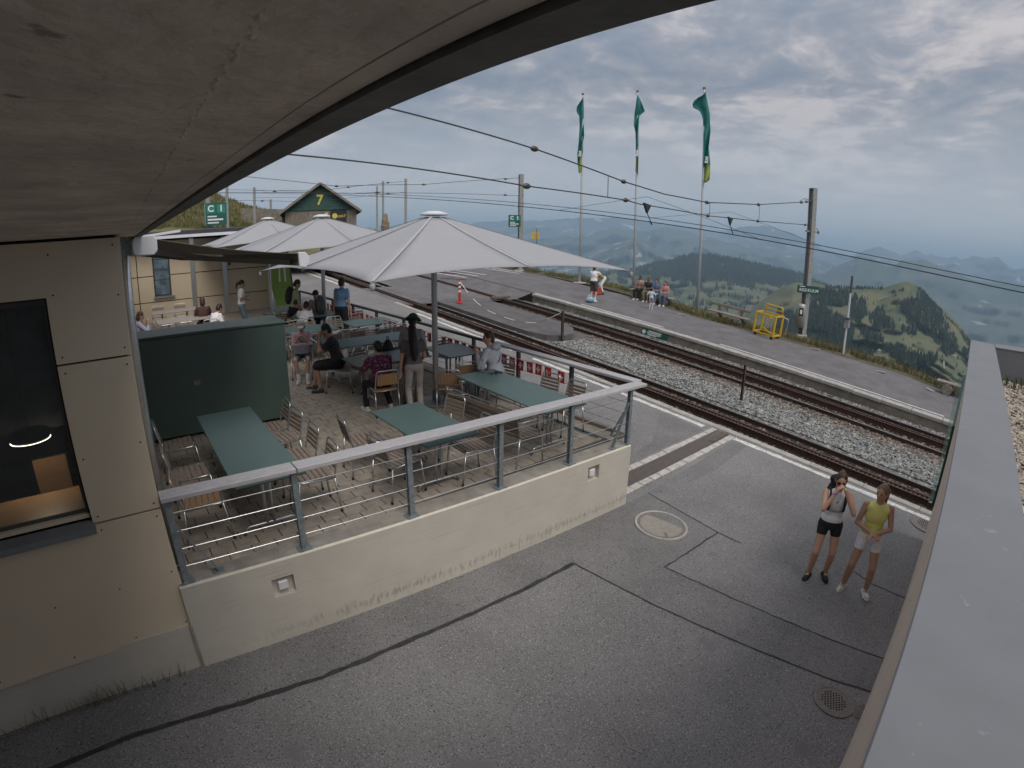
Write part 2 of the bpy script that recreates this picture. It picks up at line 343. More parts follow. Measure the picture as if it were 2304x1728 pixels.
# near platform: kerb stones, white line, tar seams
y = -9.0
while y < 60:
    y1 = y + 1.19; mb = MB(); e = rnd.uniform(-.006, .006)
    if not 19.5 < y < 23.5:
        mb.hexa([(10.84, y, gz(y) - .3), (11.03, y, gz(y) - .3), (11.03, y1, gz(y1) - .3), (10.84, y1, gz(y1) - .3)],
                [(10.84, y, gz(y) + .018 + e), (11.03, y, gz(y) + .018 + e), (11.03, y1, gz(y1) + .018 + e), (10.84, y1, gz(y1) + .018 + e)])
        if y < 30: mb.build('kerb_stone', m_cop, plat1, bevel=.01)
    y += 1.2
def strip(name, pts, wdt, m, parent, dz=.005, seed=0, jit=.006):
    rr_ = random.Random(seed); P = []
    for (xa, ya), (xb, yb) in zip(pts[:-1], pts[1:]):
        n = max(2, int(math.hypot(xb - xa, yb - ya) / .12))
        for i in range(n): t = i / n; P.append((xa + (xb - xa) * t + rr_.uniform(-jit, jit), ya + (yb - ya) * t + rr_.uniform(-jit, jit)))
    P.append(pts[-1]); mb = MB()
    for i, (x, y) in enumerate(P):
        a = P[max(i - 1, 0)]; b = P[min(i + 1, len(P) - 1)]; d = Vector((b[0] - a[0], b[1] - a[1])).normalized(); n = Vector((-d.y, d.x)) * wdt / 2 * rr_.uniform(.75, 1.25)
        for s_ in (-1, 1): mb.v.append((x + n.x * s_, y + n.y * s_, gz(y + n.y * s_) + dz))
    for i in range(len(P) - 1): mb.f.append((2 * i + 1, 2 * i, 2 * i + 2, 2 * i + 3)); mb.m.append(0)
    return mb.build(name, m, parent)
strip('tar_seam', [(-4, 4.34), (-1.27, 4.30), (-.66, 4.3), (.2, 4.2), (1.14, 4.1), (2.26, 4.08), (3.53, 4.03), (4.66, 4.02)], .055, m_tar, plat1, seed=1, jit=.008)
strip('tar_seam', [(4.66, 4.02), (4.82, 2.89), (5.06, 1.67), (5.32, .56), (5.52, .05), (5.6, -2)], .026, m_tar, plat1, seed=2)
strip('tar_seam', [(5.58, 3.17), (6.97, 3.11)], .022, m_tar, plat1, seed=3, jit=.01)
strip('tar_seam', [(7.07, 4.55), (6.97, 3.11), (7.0, 2.7)], .022, m_tar, plat1, seed=4)
strip('tar_seam', [(5.58, 3.17), (5.75, 2.05), (5.97, .8), (6.15, .14), (6.3, -2)], .024, m_tar, plat1, seed=5)
strip('tar_seam', [(7.7, 1.05), (7.62, .75), (7.66, .2)], .02, m_tar, plat1, seed=6, jit=.012)
# slightly darker trench patches and the repaired strip between the seams
def patch(name, poly, m, parent, dz=.003):
    mb = MB(); mb.v = [(x, y, gz(y) + dz) for x, y in poly]; mb.f = [tuple(range(len(poly)))]; mb.m = [0]; return mb.build(name, m, parent)
m_asm = mat('asphalt_repair', (.172, .167, .165), .9, var=.16, scale=1.2, world=True, bump=.5, bscale=90, speck=[(62, .585, (.31, .30, .29), .09), (48, .60, (.06, .058, .058), .07), (110, .60, (.085, .083, .083), .06)], detail=9)
patch('trench_patch', [(4.66, 4.02), (4.82, 2.89), (5.06, 1.67), (5.32, .56), (5.52, .05), (5.6, -2), (6.3, -2), (6.15, .14), (5.97, .8), (5.75, 2.05), (5.58, 3.17), (6.97, 3.11), (7.07, 4.55), (6.5, 4.56), (0.1, 4.8), (-6, 5.0), (-6, 4.34), (-1.27, 4.30), (.2, 4.2), (2.26, 4.08)], m_asm, plat1)
patch('trench_patch', [(7.07, 4.55), (10.5, 4.70), (10.5, 4.35), (9.0, 4.25), (7.4, 4.3)], m_asm, plat1)
patch('trench_patch', [(6.8, 5.45), (10.45, 5.42), (10.45, 6.6), (9.7, 6.2), (8.9, 5.75), (8.1, 5.62)], m_asm, plat1)
for a, b in ((-6, 4.72), (5.52, 11.2), (12.1, 17.6)):
    strip('edge_line', [(10.64, a), (10.64, b)], .15, m_white, plat1, dz=.006, seed=int(a * 10), jit=.004)
strip('edge_line', [(10.6, 24.6), (10.4, 34), (10.2, 46)], .16, m_white, plat1, dz=.006, seed=77)
# cobble-edged drain channel across the platform
ch = tag(bpy.data.objects.new('drain_channel', None), 'iron grated drain channel edged with granite setts across the platform', 'drain'); col.objects.link(ch); ch.location = (8.7, 5.05, gz(5.05)); ch['_w'] = 1
for row, (ya, yb) in enumerate(((4.74, 4.90), (5.23, 5.38))):
    x = 6.62 if row == 0 else 6.75
    while x < 10.7:
        ln = rnd.uniform(.24, .36); mb = MB(); e = rnd.uniform(.004, .016); x1 = min(x + ln - .014, 10.76)
        mb.hexa([(x, ya + rnd.uniform(0, .02), gz(ya) - .1), (x1, ya + rnd.uniform(0, .02), gz(ya) - .1), (x1, yb - rnd.uniform(0, .02), gz(yb) - .1), (x, yb - rnd.uniform(0, .02), gz(yb) - .1)],
                [(x, ya + rnd.uniform(0, .02), gz(ya) + e), (x1, ya + rnd.uniform(0, .02), gz(ya) + e), (x1, yb - rnd.uniform(0, .02), gz(yb) + e), (x, yb - rnd.uniform(0, .02), gz(yb) + e)])
        mb.build('granite_sett', m_cobble, ch, bevel=.012); x += ln
mb = MB(); mb.hexa([(6.7, 4.91, gz(4.91) - .1), (10.74, 4.91, gz(4.91) - .1), (10.74, 5.22, gz(5.22) - .1), (6.7, 5.22, gz(5.22) - .1)], [(6.7, 4.91, gz(4.91) + .004), (10.74, 4.91, gz(4.91) + .004), (10.74, 5.22, gz(5.22) + .004), (6.7, 5.22, gz(5.22) + .004)])
mb.build('channel_bed', m_dark, ch)
for k in range(4):
    xa = 6.72 + k * 1.005; mb = MB(); n = 34
    for i in range(n + 1): xx = xa + .99 * i / n; mb.beam((xx, 4.925, gz(4.925) + .009), (xx, 5.205, gz(5.205) + .009), .010, .014)
    for i in range(8): yy = 4.925 + .28 * i / 7; mb.beam((xa, yy, gz(yy) + .009), (xa + .99, yy, gz(yy) + .009), .010, .0138)
    mb.build('grating', m_iron, ch)
mb = MB(); mb.beam((10.0, 5.065, gz(5.065) + .013), (10.74, 5.065, gz(5.065) + .013), .29, .01); mb.build('cover_plate', mat('rust_plate', (.12, .10, .075), .8, .2, var=.2, world=True), ch)
# manholes
def manhole(c, r, label, kind):
    t = thing('manhole_cover', label, 'manhole', (c[0], c[1], gz(c[1])), 0); t.rotation_euler = (math.atan(SL), 0, .35)
    mb = MB(); mb.lathe([(r * .80, -.03), (r * .80, .009), (r * .84, .012), (r * .99, .012), (r, .006), (r, -.03)], 40); mb.build('frame_ring', m_iron, t)
    if kind == 'plain':
        mb = MB(); mb.lathe([(r * .9, -.03), (r * .9, .010), (r * .93, .020), (r * .985, .020), (r * 1.0, .013), (r * 1.01, -.03)], 40); mb.build('worn_rim', m_cop, t)
        MB().lathe([(r * .795, -.02), (r * .795, .008)], 40).build('cover_plate', m_cover, t)
        for a in (30, 210):
            q = MB(); q.box(-.06, .06, -.022, .022, .0085, .0125, 0, Matrix.Rotation(R(a), 4, 'Z') @ Matrix.Translation((r * .66, 0, 0))); q.build('lifting_slot', m_iron, t)
    else:
        MB().lathe([(r * .795, -.02), (r * .795, .006)], 40).build('cover_plate', m_iron, t)
        q = MB(); s_ = r * .155
        for i in range(-4, 5):
            for j in range(-4, 5):
                x = (i + .5 * (j % 2)) * s_; yy = j * s_ * .87
                if math.hypot(x, yy) < r * .62: q.lathe([(s_ * .33, .0062), (s_ * .33, .0075)], 8, (x, yy, 0))
        q.build('grate_holes', m_dark, t)
    return t
manhole((6.42, 3.82), .42, 'large round manhole with beige concrete filled cover near the wall corner', 'plain')
manhole((5.03, .45), .235, 'round iron drain cover with rows of holes beside the annex', 'holes')
manhole((10.36, .33), .36, 'round iron drain cover at the edge line behind the two standing people', 'holes')
g = thing('drain_grate', 'small slotted iron grate next to the round drain cover', 'grate', (5.10, .165, gz(.165)), R(-35))
q = MB(); q.box(-.11, .11, -.075, -.06, -.02, .01); q.box(-.11, .11, .06, .075, -.02, .01); q.box(-.11, -.095, -.06, .06, -.02, .0099); q.box(.095, .11, -.06, .06, -.02, .0099); q.build('frame', m_iron, g)
for i in range(6): x = -.078 + i * .031; MB().box(x - .008, x + .008, -.06, .06, -.015, .008).build('slat', m_iron, g)
MB().box(-.1, .1, -.07, .07, -.03, -.018).build('sump', m_dark, g)
# ------------------------------------------------------------------ tracks
def track(xc, top, label):
    t = thing('railway_track', label, 'railway track', (xc, 8, gz(8) + top - .15), 0, None, True)
    def zf(y, x=xc): return gz(y) + top
    ya, yb = -8.5, 60
    for s_ in (-1, 1):
        x = xc + s_ * .7525; prof = [(-.065, -.15), (.065, -.15), (.065, -.138), (.012, -.125), (.012, -.045), (.036, -.035), (.036, -.004), (.028, 0), (-.028, 0), (-.036, -.004), (-.036, -.035), (-.012, -.045), (-.012, -.125), (-.065, -.138)]
        mb = MB(); n = len(prof)
        for y in (ya, yb): mb.v += [(x + px, y, zf(y) + pz) for px, pz in prof]
        for i in range(n): j = (i + 1) % n; mb.f.append((i, j, n + j, n + i)); mb.m.append(1 if i == 7 else 0)
        mb.f += [tuple(range(n))[::-1], tuple(range(n, 2 * n))]; mb.m += [0, 0]
        mb.build('rail', [m_rail, m_railtop], t)
    rk = MB()
    for s_ in (-1, 1):
        x = xc + s_ * .075
        rk.hexa([(x - .009, ya, zf(ya) - .13), (x + .009, ya, zf(ya) - .13), (x + .009, yb, zf(yb) - .13), (x - .009, yb, zf(yb) - .13)], [(x - .009, ya, zf(ya) + .055), (x + .009, ya, zf(ya) + .055), (x + .009, yb, zf(yb) + .055), (x - .009, yb, zf(yb) + .055)])
        xo = x + s_ * .028
        for dz in (.045, -.12): rk.hexa([(xo - .02, ya, zf(ya) + dz), (xo + .02, ya, zf(ya) + dz), (xo + .02, yb, zf(yb) + dz), (xo - .02, yb, zf(yb) + dz)], [(xo - .02, ya, zf(ya) + dz + .011), (xo + .02, ya, zf(ya) + dz + .011), (xo + .02, yb, zf(yb) + dz + .011), (xo - .02, yb, zf(yb) + dz + .011)])
    rack = rk.build('rack_rail', m_rust, t)
    rg = MB(); y = ya
    while y < 32:
        if not 19.6 < y < 24: rg.box(xc - .066, xc + .066, y, y + .042, zf(y) - .03, zf(y) + .028)
        y += .10
    ro = sub(rg, 'rack_teeth', m_railtop, rack); ro['kind'] = 'stuff'
    y = ya + .3; me = None
    while y < 34:
        if not 19.4 < y < 24.2:
            if me is None:
                mb = MB(); mb.hexa([(-1.15, -.13, -.10), (1.15, -.13, -.10), (1.15, .13, -.10), (-1.15, .13, -.10)], [(-1.1, -.085, 0), (1.1, -.085, 0), (1.1, .085, 0), (-1.1, .085, 0)])
                ob = mb.build('sleeper', m_sleep); me = ob.data
            else: ob = bpy.data.objects.new('sleeper', me); col.objects.link(ob)
            ob.parent = t; ob.location = (rnd.uniform(-.02, .02), y - 8, SL * (y - 8) - .003)
        y += .72
    return t
XA, XB = 11.82, 16.64
track(XA, -.12, 'near rack railway track beside the kerb of the platform')
track(XB, -.27, 'far rack railway track along the raised platform face')
# ballast stones
def stones(name, regions, m, parent=None, size=(.022, .048), seed=3, lab=None, zoff=0.0):
    rr_ = random.Random(seed); mb = MB(); V = mb.v; F = mb.f
    ico = [(0, 0, 1), (.89, 0, .45), (.28, .85, .45), (-.72, .53, .45), (-.72, -.53, .45), (.28, -.85, .45), (.5, .6, -.5), (-.6, .2, -.5), (.1, -.75, -.5)]
    fac = [(0, 1, 2), (0, 2, 3), (0, 3, 4), (0, 4, 5), (0, 5, 1), (1, 6, 2), (2, 6, 7), (2, 7, 3), (3, 7, 4), (4, 7, 8), (4, 8, 5), (5, 8, 1), (1, 8, 6), (6, 8, 7)]
    for x0, x1, y0, y1, dens, zf in regions:
        for _ in range(int((x1 - x0) * (y1 - y0) * dens)):
            x = rr_.uniform(x0, x1); y = rr_.uniform(y0, y1); z = zf(x, y); 
            if z is None: continue
            s_ = rr_.uniform(*size); a = rr_.uniform(0, 6.28); ca, sa = math.cos(a), math.sin(a); sx_, sy_, sz_ = s_ * rr_.uniform(.8, 1.3), s_ * rr_.uniform(.7, 1.1), s_ * rr_.uniform(.5, .9); o = len(V)
            tl = rr_.uniform(-.5, .5)
            for (px, py, pz) in ico:
                px *= sx_ * rr_.uniform(.85, 1.15); py *= sy_; pz = pz * sz_ + px * tl; V.append((x + px * ca - py * sa, y + px * sa + py * ca, z + pz + zoff))
            F.extend((i + o, j + o, k + o) for i, j, k in fac)
    mb.m = [0] * len(F); o = mb.build(name, m, parent); o['kind'] = 'stuff'
    if lab and parent is None: tag(o, lab, 'ballast')
    return o
def wedge_in(x, y): return 13.0 < y < 19.7 and (12.95 if y > 15 else 13.15) < x < 15.5
def bz(x, y):
    if 19.5 < y < 24.2 or wedge_in(x, y): return None
    return bed(x, y) + .02
stones('ballast', [(13.25, 14.9, -5, 13, 520, bz), (12.7, 13.1, -5, 20, 420, bz), (12.62, 13.05, 24, 33, 300, bz), (14.9, 15.5, -5, 13.5, 260, bz), (17.75, 18.2, -5, 19, 420, bz)], m_ball, None, lab='grey crushed stone ballast between the two tracks')
stones('ballast', [(15.0, 15.95, -5, 13.4, 330, bz), (16.1, 17.3, -5, 19, 150, bz), (11.05, 11.2, -5, 19, 200, bz), (11.25, 12.5, -5, 19, 190, bz), (11.2, 12.5, 24, 33, 120, bz), (17.3, 17.8, -5, 19, 250, bz)], m_ballr, None, seed=5, lab='rust stained ballast lying between the rails')
# level crossing and the asphalt ramp between the tracks
xs = [11.0, 11.045, 11.105, 12.535, 12.605, 15.84, 15.925, 17.355, 17.43, 18.46]
def cz(x, y): return gz(y) + (0 if x <= 11.0 else -.13 if x < 13 else -.135 - .14 * min(1, (x - 12.6) / 3.2) if x < 17.5 else -.02)
cro = tag(bpy.data.objects.new('level_crossing', None), None, None, None, 'structure'); col.objects.link(cro); cro.location = (14, 21.8, gz(21.8) - .13); cro['_w'] = 1
mb = MB()
for y in rng(19.6, 24.0, 4):
    for x in xs: mb.v.append((x, y, cz(x, y)))
for j in range(4):
    for i in range(len(xs) - 1):
        mb.f.append((j * 10 + i, j * 10 + i + 1, (j + 1) * 10 + i + 1, (j + 1) * 10 + i)); mb.m.append(0)
mb.build('crossing_surface', m_asph2, cro)
mb = MB(); x2 = [13.1, 15.84, 15.925, 17.355, 17.43, 18.46]
for y in (24.0, 32, 62):
    for x in x2: mb.v.append((x, y, cz(x, y)))
for j in range(2):
    for i in range(5): mb.f.append((j * 6 + i, j * 6 + i + 1, (j + 1) * 6 + i + 1, (j + 1) * 6 + i)); mb.m.append(0)
mb.build('crossing_surface', m_asph2, cro)
mb = MB(); pz = [(12.98, 15.3), (13.05, 14.0), (13.35, 13.35), (13.95, 13.05), (14.6, 13.25), (15.3, 13.9), (15.55, 14.6), (15.55, 19.9), (12.95, 19.9)]
mb.add([(x, y, gz(y) - .5) for x, y in pz] + [(x, y, gz(y) - .10 - .06 * max(0, x - 13) / 2.5) for x, y in pz], [tuple(range(9))[::-1], tuple(range(9, 18))] + [(i, (i + 1) % 9, 9 + (i + 1) % 9, 9 + i) for i in range(9)])
mb.build('asphalt_ramp', m_asphd, cro)
for ya, yb, xa in ((19.62, 19.85, 11.3), (19.62, 19.85, 16.0)):
    MB().hexa([(xa, ya, gz(ya) - .2), (xa + 1.05, ya, gz(ya) - .2), (xa + 1.05, yb, gz(yb) - .2), (xa, yb, gz(yb) - .2)], [(xa, ya, gz(ya) - .12), (xa + 1.05, ya, gz(ya) - .12), (xa + 1.05, yb, gz(yb) - .115), (xa, yb, gz(yb) - .115)]).build('timber_end_board', m_sleep, cro)
for x, yy in ((18.9, 24.6), (19.7, 24.9), (22.3, 24.9), (22.9, 25.2), (17.9, 24.4)):
    mb = MB(); mb.v = [(x, yy, gz(yy) + .007), (x + .16, yy, gz(yy) + .007), (x + .16 - 1.0, yy + 2.6, gz(yy + 2.6) + .007), (x - 1.0, yy + 2.6, gz(yy + 2.6) + .007)]; mb.f = [(0, 1, 2, 3)]; mb.m = [0]; mb.build('painted_bar', m_white, cro)
# ------------------------------------------------------------------ verge and hillside
def verge_x(y): return 23.0 + .5 * math.sin(y * .35) + (1.0 * math.exp(-((y - 18) / 4) ** 2)) - (.9 if y < 3 else 0) * min(1, (3 - y) / 2) if y < 40 else 23.3
slope = sheet('hillside', [0, .5, 1.3, 2.6, 6, 16, 40, 90, 200, 420, 700], rng(-60, 140, 60), lambda x, y: 0, m_soil, 'grassy edge of the hilltop falling away behind the platform')
me = slope.data
for v in me.vertices:
    dx, y = v.co.x, v.co.y; x0 = verge_x(max(-9, min(y, 60))) - .15
    drop = 0 if dx < 1.4 else (dx - 1.3) * .62
    hz = gz(min(y, 62)) if y > -9 else gz(-9); hz = hz - max(0, y - 62) * .3
    v.co = (x0 + dx, y, hz + .012 + (.10 + .08 * mnoise.noise((dx * 1.3, y * 1.3, 0)) if .3 < dx < 2 else 0) - drop)
me.update()
sheet('hilltop_ground', [-60, -14], rng(-9, 62, 6), lambda x, y: gz(y) - .02, m_soil, 'rough ground behind the buildings')
sheet('hill_back_slope', [-80, -20, 24], rng(62, 320, 8), lambda x, y: gz(62) - (y - 62) * .35, m_soil, 'slope falling away beyond the hilltop')
def grass(name, n, place, h, seed, m, lab, wd=.012):
    rr_ = random.Random(seed); mb = MB()
    for _ in range(n):
        p = place(rr_)
        if p is None: continue
        x, y, z = p; hh = rr_.uniform(*h); a = rr_.uniform(0, 6.28); lx, ly = rr_.uniform(-.45, .45) * hh, rr_.uniform(-.45, .45) * hh; ca, sa = math.cos(a) * wd, math.sin(a) * wd; o = len(mb.v)
        mb.v += [(x - ca, y - sa, z), (x + ca, y + sa, z), (x + lx * .4 + ca * .7, y + ly * .4 + sa * .7, z + hh * .6), (x + lx * .4 - ca * .7, y + ly * .4 - sa * .7, z + hh * .6), (x + lx, y + ly, z + hh)]
        mb.f += [(o, o + 1, o + 2, o + 3), (o + 3, o + 2, o + 4)]; mb.m += [0, 0]
    return tag(mb.build(name, m), lab, 'grass', None, 'stuff')
def pv(r_):
    y = r_.uniform(-3, 34); d = abs(r_.gauss(0, .5)); 
    if mnoise.noise((y * .8, d, 3)) < -.25: return None
    return (verge_x(y) + d, y, gz(y) + .02 + .04 * min(1, d))
grass('verge_grass', 7500, pv, (.08, .36), 21, m_gdry, 'dry straw coloured grass along the far platform edge')
grass('verge_grass', 6500, pv, (.06, .28), 22, m_ggrn, 'green grass tufts along the far platform edge')
def pw(r_):
    x = r_.gauss(-.9, .55); y = 4.83 - .03 * x + r_.uniform(-.06, 0)
    return (x, y - .01, gz(y)) if -2.2 < x < .05 else None
grass('weeds', 130, pw, (.05, .26), 23, m_gdry, 'thin dry weeds at the foot of the building plinth', .003)
# ------------------------------------------------------------------ distant terrain: each ridge built as a slope of its own, at its real distance
def interp(pts, a):
    if a <= pts[0][0]: return pts[0][1]
    for (a0, e0), (a1, e1) in zip(pts[:-1], pts[1:]):
        if a <= a1: return e0 + (e1 - e0) * (a - a0) / (a1 - a0)
    return pts[-1][1]
class Ridge:
    def __init__(s, crest, r0, r1, eb, rough, seed, relief=.06):
        s.crest, s.r0, s.r1, s.eb, s.rough, s.seed, s.relief = crest, r0, r1, eb, rough, seed, relief
    def ce(s, a): return interp(s.crest, a) + s.rough * mnoise.fractal((a * 1.7, s.seed, 0), .9, 2.1, 5)
    def cs(s, a):          # crest line smoothed, for the lower slope
        return sum(interp(s.crest, a + d) for d in (-4, -2.7, -1.3, 0, 1.3, 2.7, 4)) / 7
    def el(s, a, t):
        k = min(1, max(0, t)) ** 3; return s.eb + (s.cs(a) * (1 - k) + s.ce(a) * k - s.eb) * t
    def at(s, a, t):
        r = s.r0 + (s.r1 - s.r0) * (t ** 1.1); k = math.sin(math.pi * min(1, max(0, t))); x = math.sin(R(a)); y = math.cos(R(a)); q = s.r1 * .07
        r *= 1 + s.relief * k * mnoise.fractal((r * x / q, r * y / q, s.seed + 9), .9, 2.0, 5)
        return Vector((r * x, r * y, 4.5 + r * math.tan(R(s.el(a, t)))))
    def tri(s, a, e):      # slope coordinate of a given sight elevation
        if e >= s.el(a, 1): return 1.0 if e < s.el(a, 1) + .02 else 2.0
        lo, hi = 0.0, 1.0
        for _ in range(14):
            m = (lo + hi) / 2
            if s.el(a, m) < e: lo = m
            else: hi = m
        return lo
    def mesh(s, name, a0, a1, na, nt_, m, label):
        mb = MB(); ts = [i / nt_ for i in range(nt_ + 1)]; W_ = na + 1
        for i in range(na + 1):
            a = a0 + (a1 - a0) * i / na
            for t in ts: mb.v.append(tuple(s.at(a, t)))
            c = s.at(a, 1); 
            for k, (f1, dz) in enumerate(((1.06, .05), (1.25, .18))): mb.v.append((c.x * f1, c.y * f1, max(-1249, c.z - s.r1 * dz)))
        H_ = nt_ + 3
        for i in range(na):
            for j in range(H_ - 1): mb.f.append((i * H_ + j, (i + 1) * H_ + j, (i + 1) * H_ + j + 1, i * H_ + j + 1)); mb.m.append(0)
        return tag(mb.build(name, m, None, smooth=True), label, None, None, 'structure')
def terr(name, c, c2, scale, lo, hi, rock=None, snow=None, bump=0):
    sp = []
    if rock: sp.append((rock[0], rock[1], rock[2], .05, 8))
    if snow: sp.append((snow[0], snow[1], snow[2], .04, 8))
    return mat(name, c, .95, var=0, c2=c2, scale=scale, lo=lo, hi=hi, world=True, speck=sp, detail=9)
m_meadow = terr('alpine_meadow', (.062, .085, .035), (.125, .118, .056), .009, .40, .60, rock=(.05, .67, (.19, .17, .125)))
m_forest = terr('forest_floor', (.018, .030, .018), (.032, .046, .026), .01, .35, .65)
m_mtn = terr('mountain_side', (.035, .055, .035), (.085, .09, .075), .0014, .40, .62, rock=(.003, .64, (.30, .29, .28)))
m_peak = terr('rocky_peak', (.04, .06, .045), (.10, .105, .09), .0022, .40, .62, rock=(.0045, .57, (.36, .35, .34)))
m_snowm = terr('snow_mountain', (.05, .06, .07), (.11, .115, .12), .0006, .40, .60, snow=(.0024, .63, (.42, .44, .47)))
far1 = Ridge([(20, 1.2), (30, 1.6), (42.4, 2.07), (45.5, 2.26), (47.1, 2.42), (50.1, 2.52), (51.84, 2.71), (56, 2.27), (59.8, 1.98), (62.3, 1.77), (64.7, 2.42), (67.15, 2.71), (69.7, 2.2), (73, .9), (75.7, .4), (77.1, 1.15), (78.4, 1.58), (79.7, 1.3), (80.8, .92), (81.7, 1.6), (82.6, 1.45), (83.5, 1.34), (84.8, 1.13), (85.5, 1.42), (86.1, 1.07), (87.1, 1.7), (88.1, 1.47), (89, 1.68), (90.1, .93), (90.6, .71), (91.3, 1.1), (96, 1.3), (104, .8), (115, 1.0)], 14000, 18500, -2.8, .14, 3.3, .12)
far1.mesh('snow_mountains', 20, 115, 420, 22, m_snowm, 'pale jagged snow mountains on the hazy horizon')
mid1 = Ridge([(34, -.6), (42, .1), (48.4, .7), (49.9, 1.13), (51.8, 1.58), (53.6, 1.41), (54.9, 1.34), (56.8, 1.88), (58.8, 1.68), (61.1, 1.2), (63, .83), (65.4, .52), (67.9, .35), (69.9, .16), (74, -.8)], 9500, 12500, -4.0, .10, 11.7, .12)
mid1.mesh('blue_mountains', 34, 74, 200, 20, m_mtn, 'blue mountain range behind the rocky peak')
mid2 = Ridge([(66, -3), (70, -2.2), (72.2, -1.7), (73.4, -1.47), (74.2, -.82), (76.2, .2), (76.5, .59), (78.8, .22), (79.3, -.14), (80, -.07), (80.7, .56), (82.1, .66), (82.7, .87), (83.3, .69), (84.1, .38), (85.7, -.02), (87, -.53), (88.8, -.6), (91.5, -.47), (100, -.3), (112, -.8)], 5000, 9200, -9.5, .05, 5.1, .07)
mid2.mesh('forested_mountains', 66, 112, 260, 34, m_mtn, 'blue forested mountain flank on the right')
pk = Ridge([(38, -3.6), (44, -2.9), (49, -1.68), (50, -1.01), (50.9, -.59), (51.7, -.06), (52.9, .31), (53.7, .66), (54.4, .38), (55.6, -.12), (56.3, -.64), (57, -1.04), (58.2, -1.22), (60, -1.8), (64, -2.6)], 6400, 8800, -6.5, .07, 8.8, .16)
pk.mesh('rocky_peak', 38, 64, 170, 26, m_peak, 'dark rocky peak with pale cliffs behind the flagpoles')
rf = Ridge([(40, -4.4), (47, -3.6), (53.5, -2.74), (54.5, -2.31), (56.2, -1.85), (57.5, -1.68), (58.4, -1.15), (59, -.82), (60.4, -.66), (61.9, -.77), (63.4, -.78), (64.9, -.95), (66.1, -1.05), (68, -1.36), (69.9, -1.46), (71.3, -1.9), (72.5, -2.28), (73.8, -2.75), (80, -3.2)], 2000, 4600, -9.5, .03, 2.2, .08)
rf.mesh('forest_ridge', 40, 80, 180, 40, m_meadow, 'dark forested ridge with meadows at its foot')
h5 = Ridge([(60, -12), (63, -9), (65.5, -6.6), (67.5, -4.6), (69, -3.4), (70.5, -2.7), (72.5, -2.5), (73.8, -2.7), (76, -2.68), (77.4, -2.42), (78.5, -2.4), (79.3, -2.25), (80.4, -1.71), (81.2, -1.45), (81.7, -1.38), (82.6, -1.84), (83.7, -2.69), (84.8, -3.33), (85.8, -3.96), (86.7, -4.7), (87.6, -5.53), (88.1, -6.12), (90, -7.4), (94, -9)], 680, 2000, -15, .02, 6.4, .12)
h5.mesh('green_hill', 60, 94, 190, 60, m_meadow, 'green alpine hill with meadows and fir woods')
sheet('valley_floor', [-40000, -15000, -5000, 0, 1500, 5000, 15000, 40000], [-40000, -15000, -5000, 0, 3000, 8000, 20000, 40000], lambda x, y: -1250, m_mtn, 'hazy valley floor far below')
# fir woods
def inpoly(p, poly):
    c = False; x, y = p
    for i in range(len(poly)):
        (x0, y0), (x1, y1) = poly[i - 1], poly[i]
        if (y0 > y) != (y1 > y) and x < (x1 - x0) * (y - y0) / (y1 - y0) + x0: c = not c
    return c
m_fir = mat('fir_foliage', (.020, .033, .019), .95, var=.3, scale=.02, world=True, island=.45)
def firs(name, ridge, polys, n, h, seed, lab, keep=None):
    rr_ = random.Random(seed); mb = MB(); V, F = mb.v, mb.f; cnt = 0; tries = 0
    boxes = [(min(a for a, e in p), max(a for a, e in p), min(e for a, e in p), max(e for a, e in p)) for p in polys]
    ar = [(b[1] - b[0]) * (b[3] - b[2]) for b in boxes]
    while cnt < n and tries < n * 12:
        tries += 1; k = rr_.choices(range(len(polys)), ar)[0]; b = boxes[k]; a = rr_.uniform(b[0], b[1]); e = rr_.uniform(b[2], b[3])
        if not inpoly((a, e), polys[k]): continue
        if keep and not keep(a, e): continue
        t = ridge.tri(a, e)
        if not 0 < t <= 1.0: continue
        p = ridge.at(a, t); hh = h * rr_.uniform(.6, 1.15); w_ = hh * rr_.uniform(.13, .19); o = len(V); ph = rr_.uniform(0, 6.28); z0 = p.z - hh * .08
        for f0, f1, wf in ((0, .62, 1.0), (.38, 1.0, .68)):
            q = len(V)
            for j in range(6): an = ph + j * 1.047; ww = w_ * wf * (1 + .25 * (j % 2)); V.append((p.x + math.cos(an) * ww, p.y + math.sin(an) * ww, z0 + hh * (f0 + .05 * (j % 2))))
            V.append((p.x, p.y, z0 + hh * f1)); F.extend((q + j, q + (j + 1) % 6, q + 6) for j in range(6))
        cnt += 1
    mb.m = [0] * len(F); return tag(mb.build(name, m_fir), lab, 'forest', None, 'stuff')
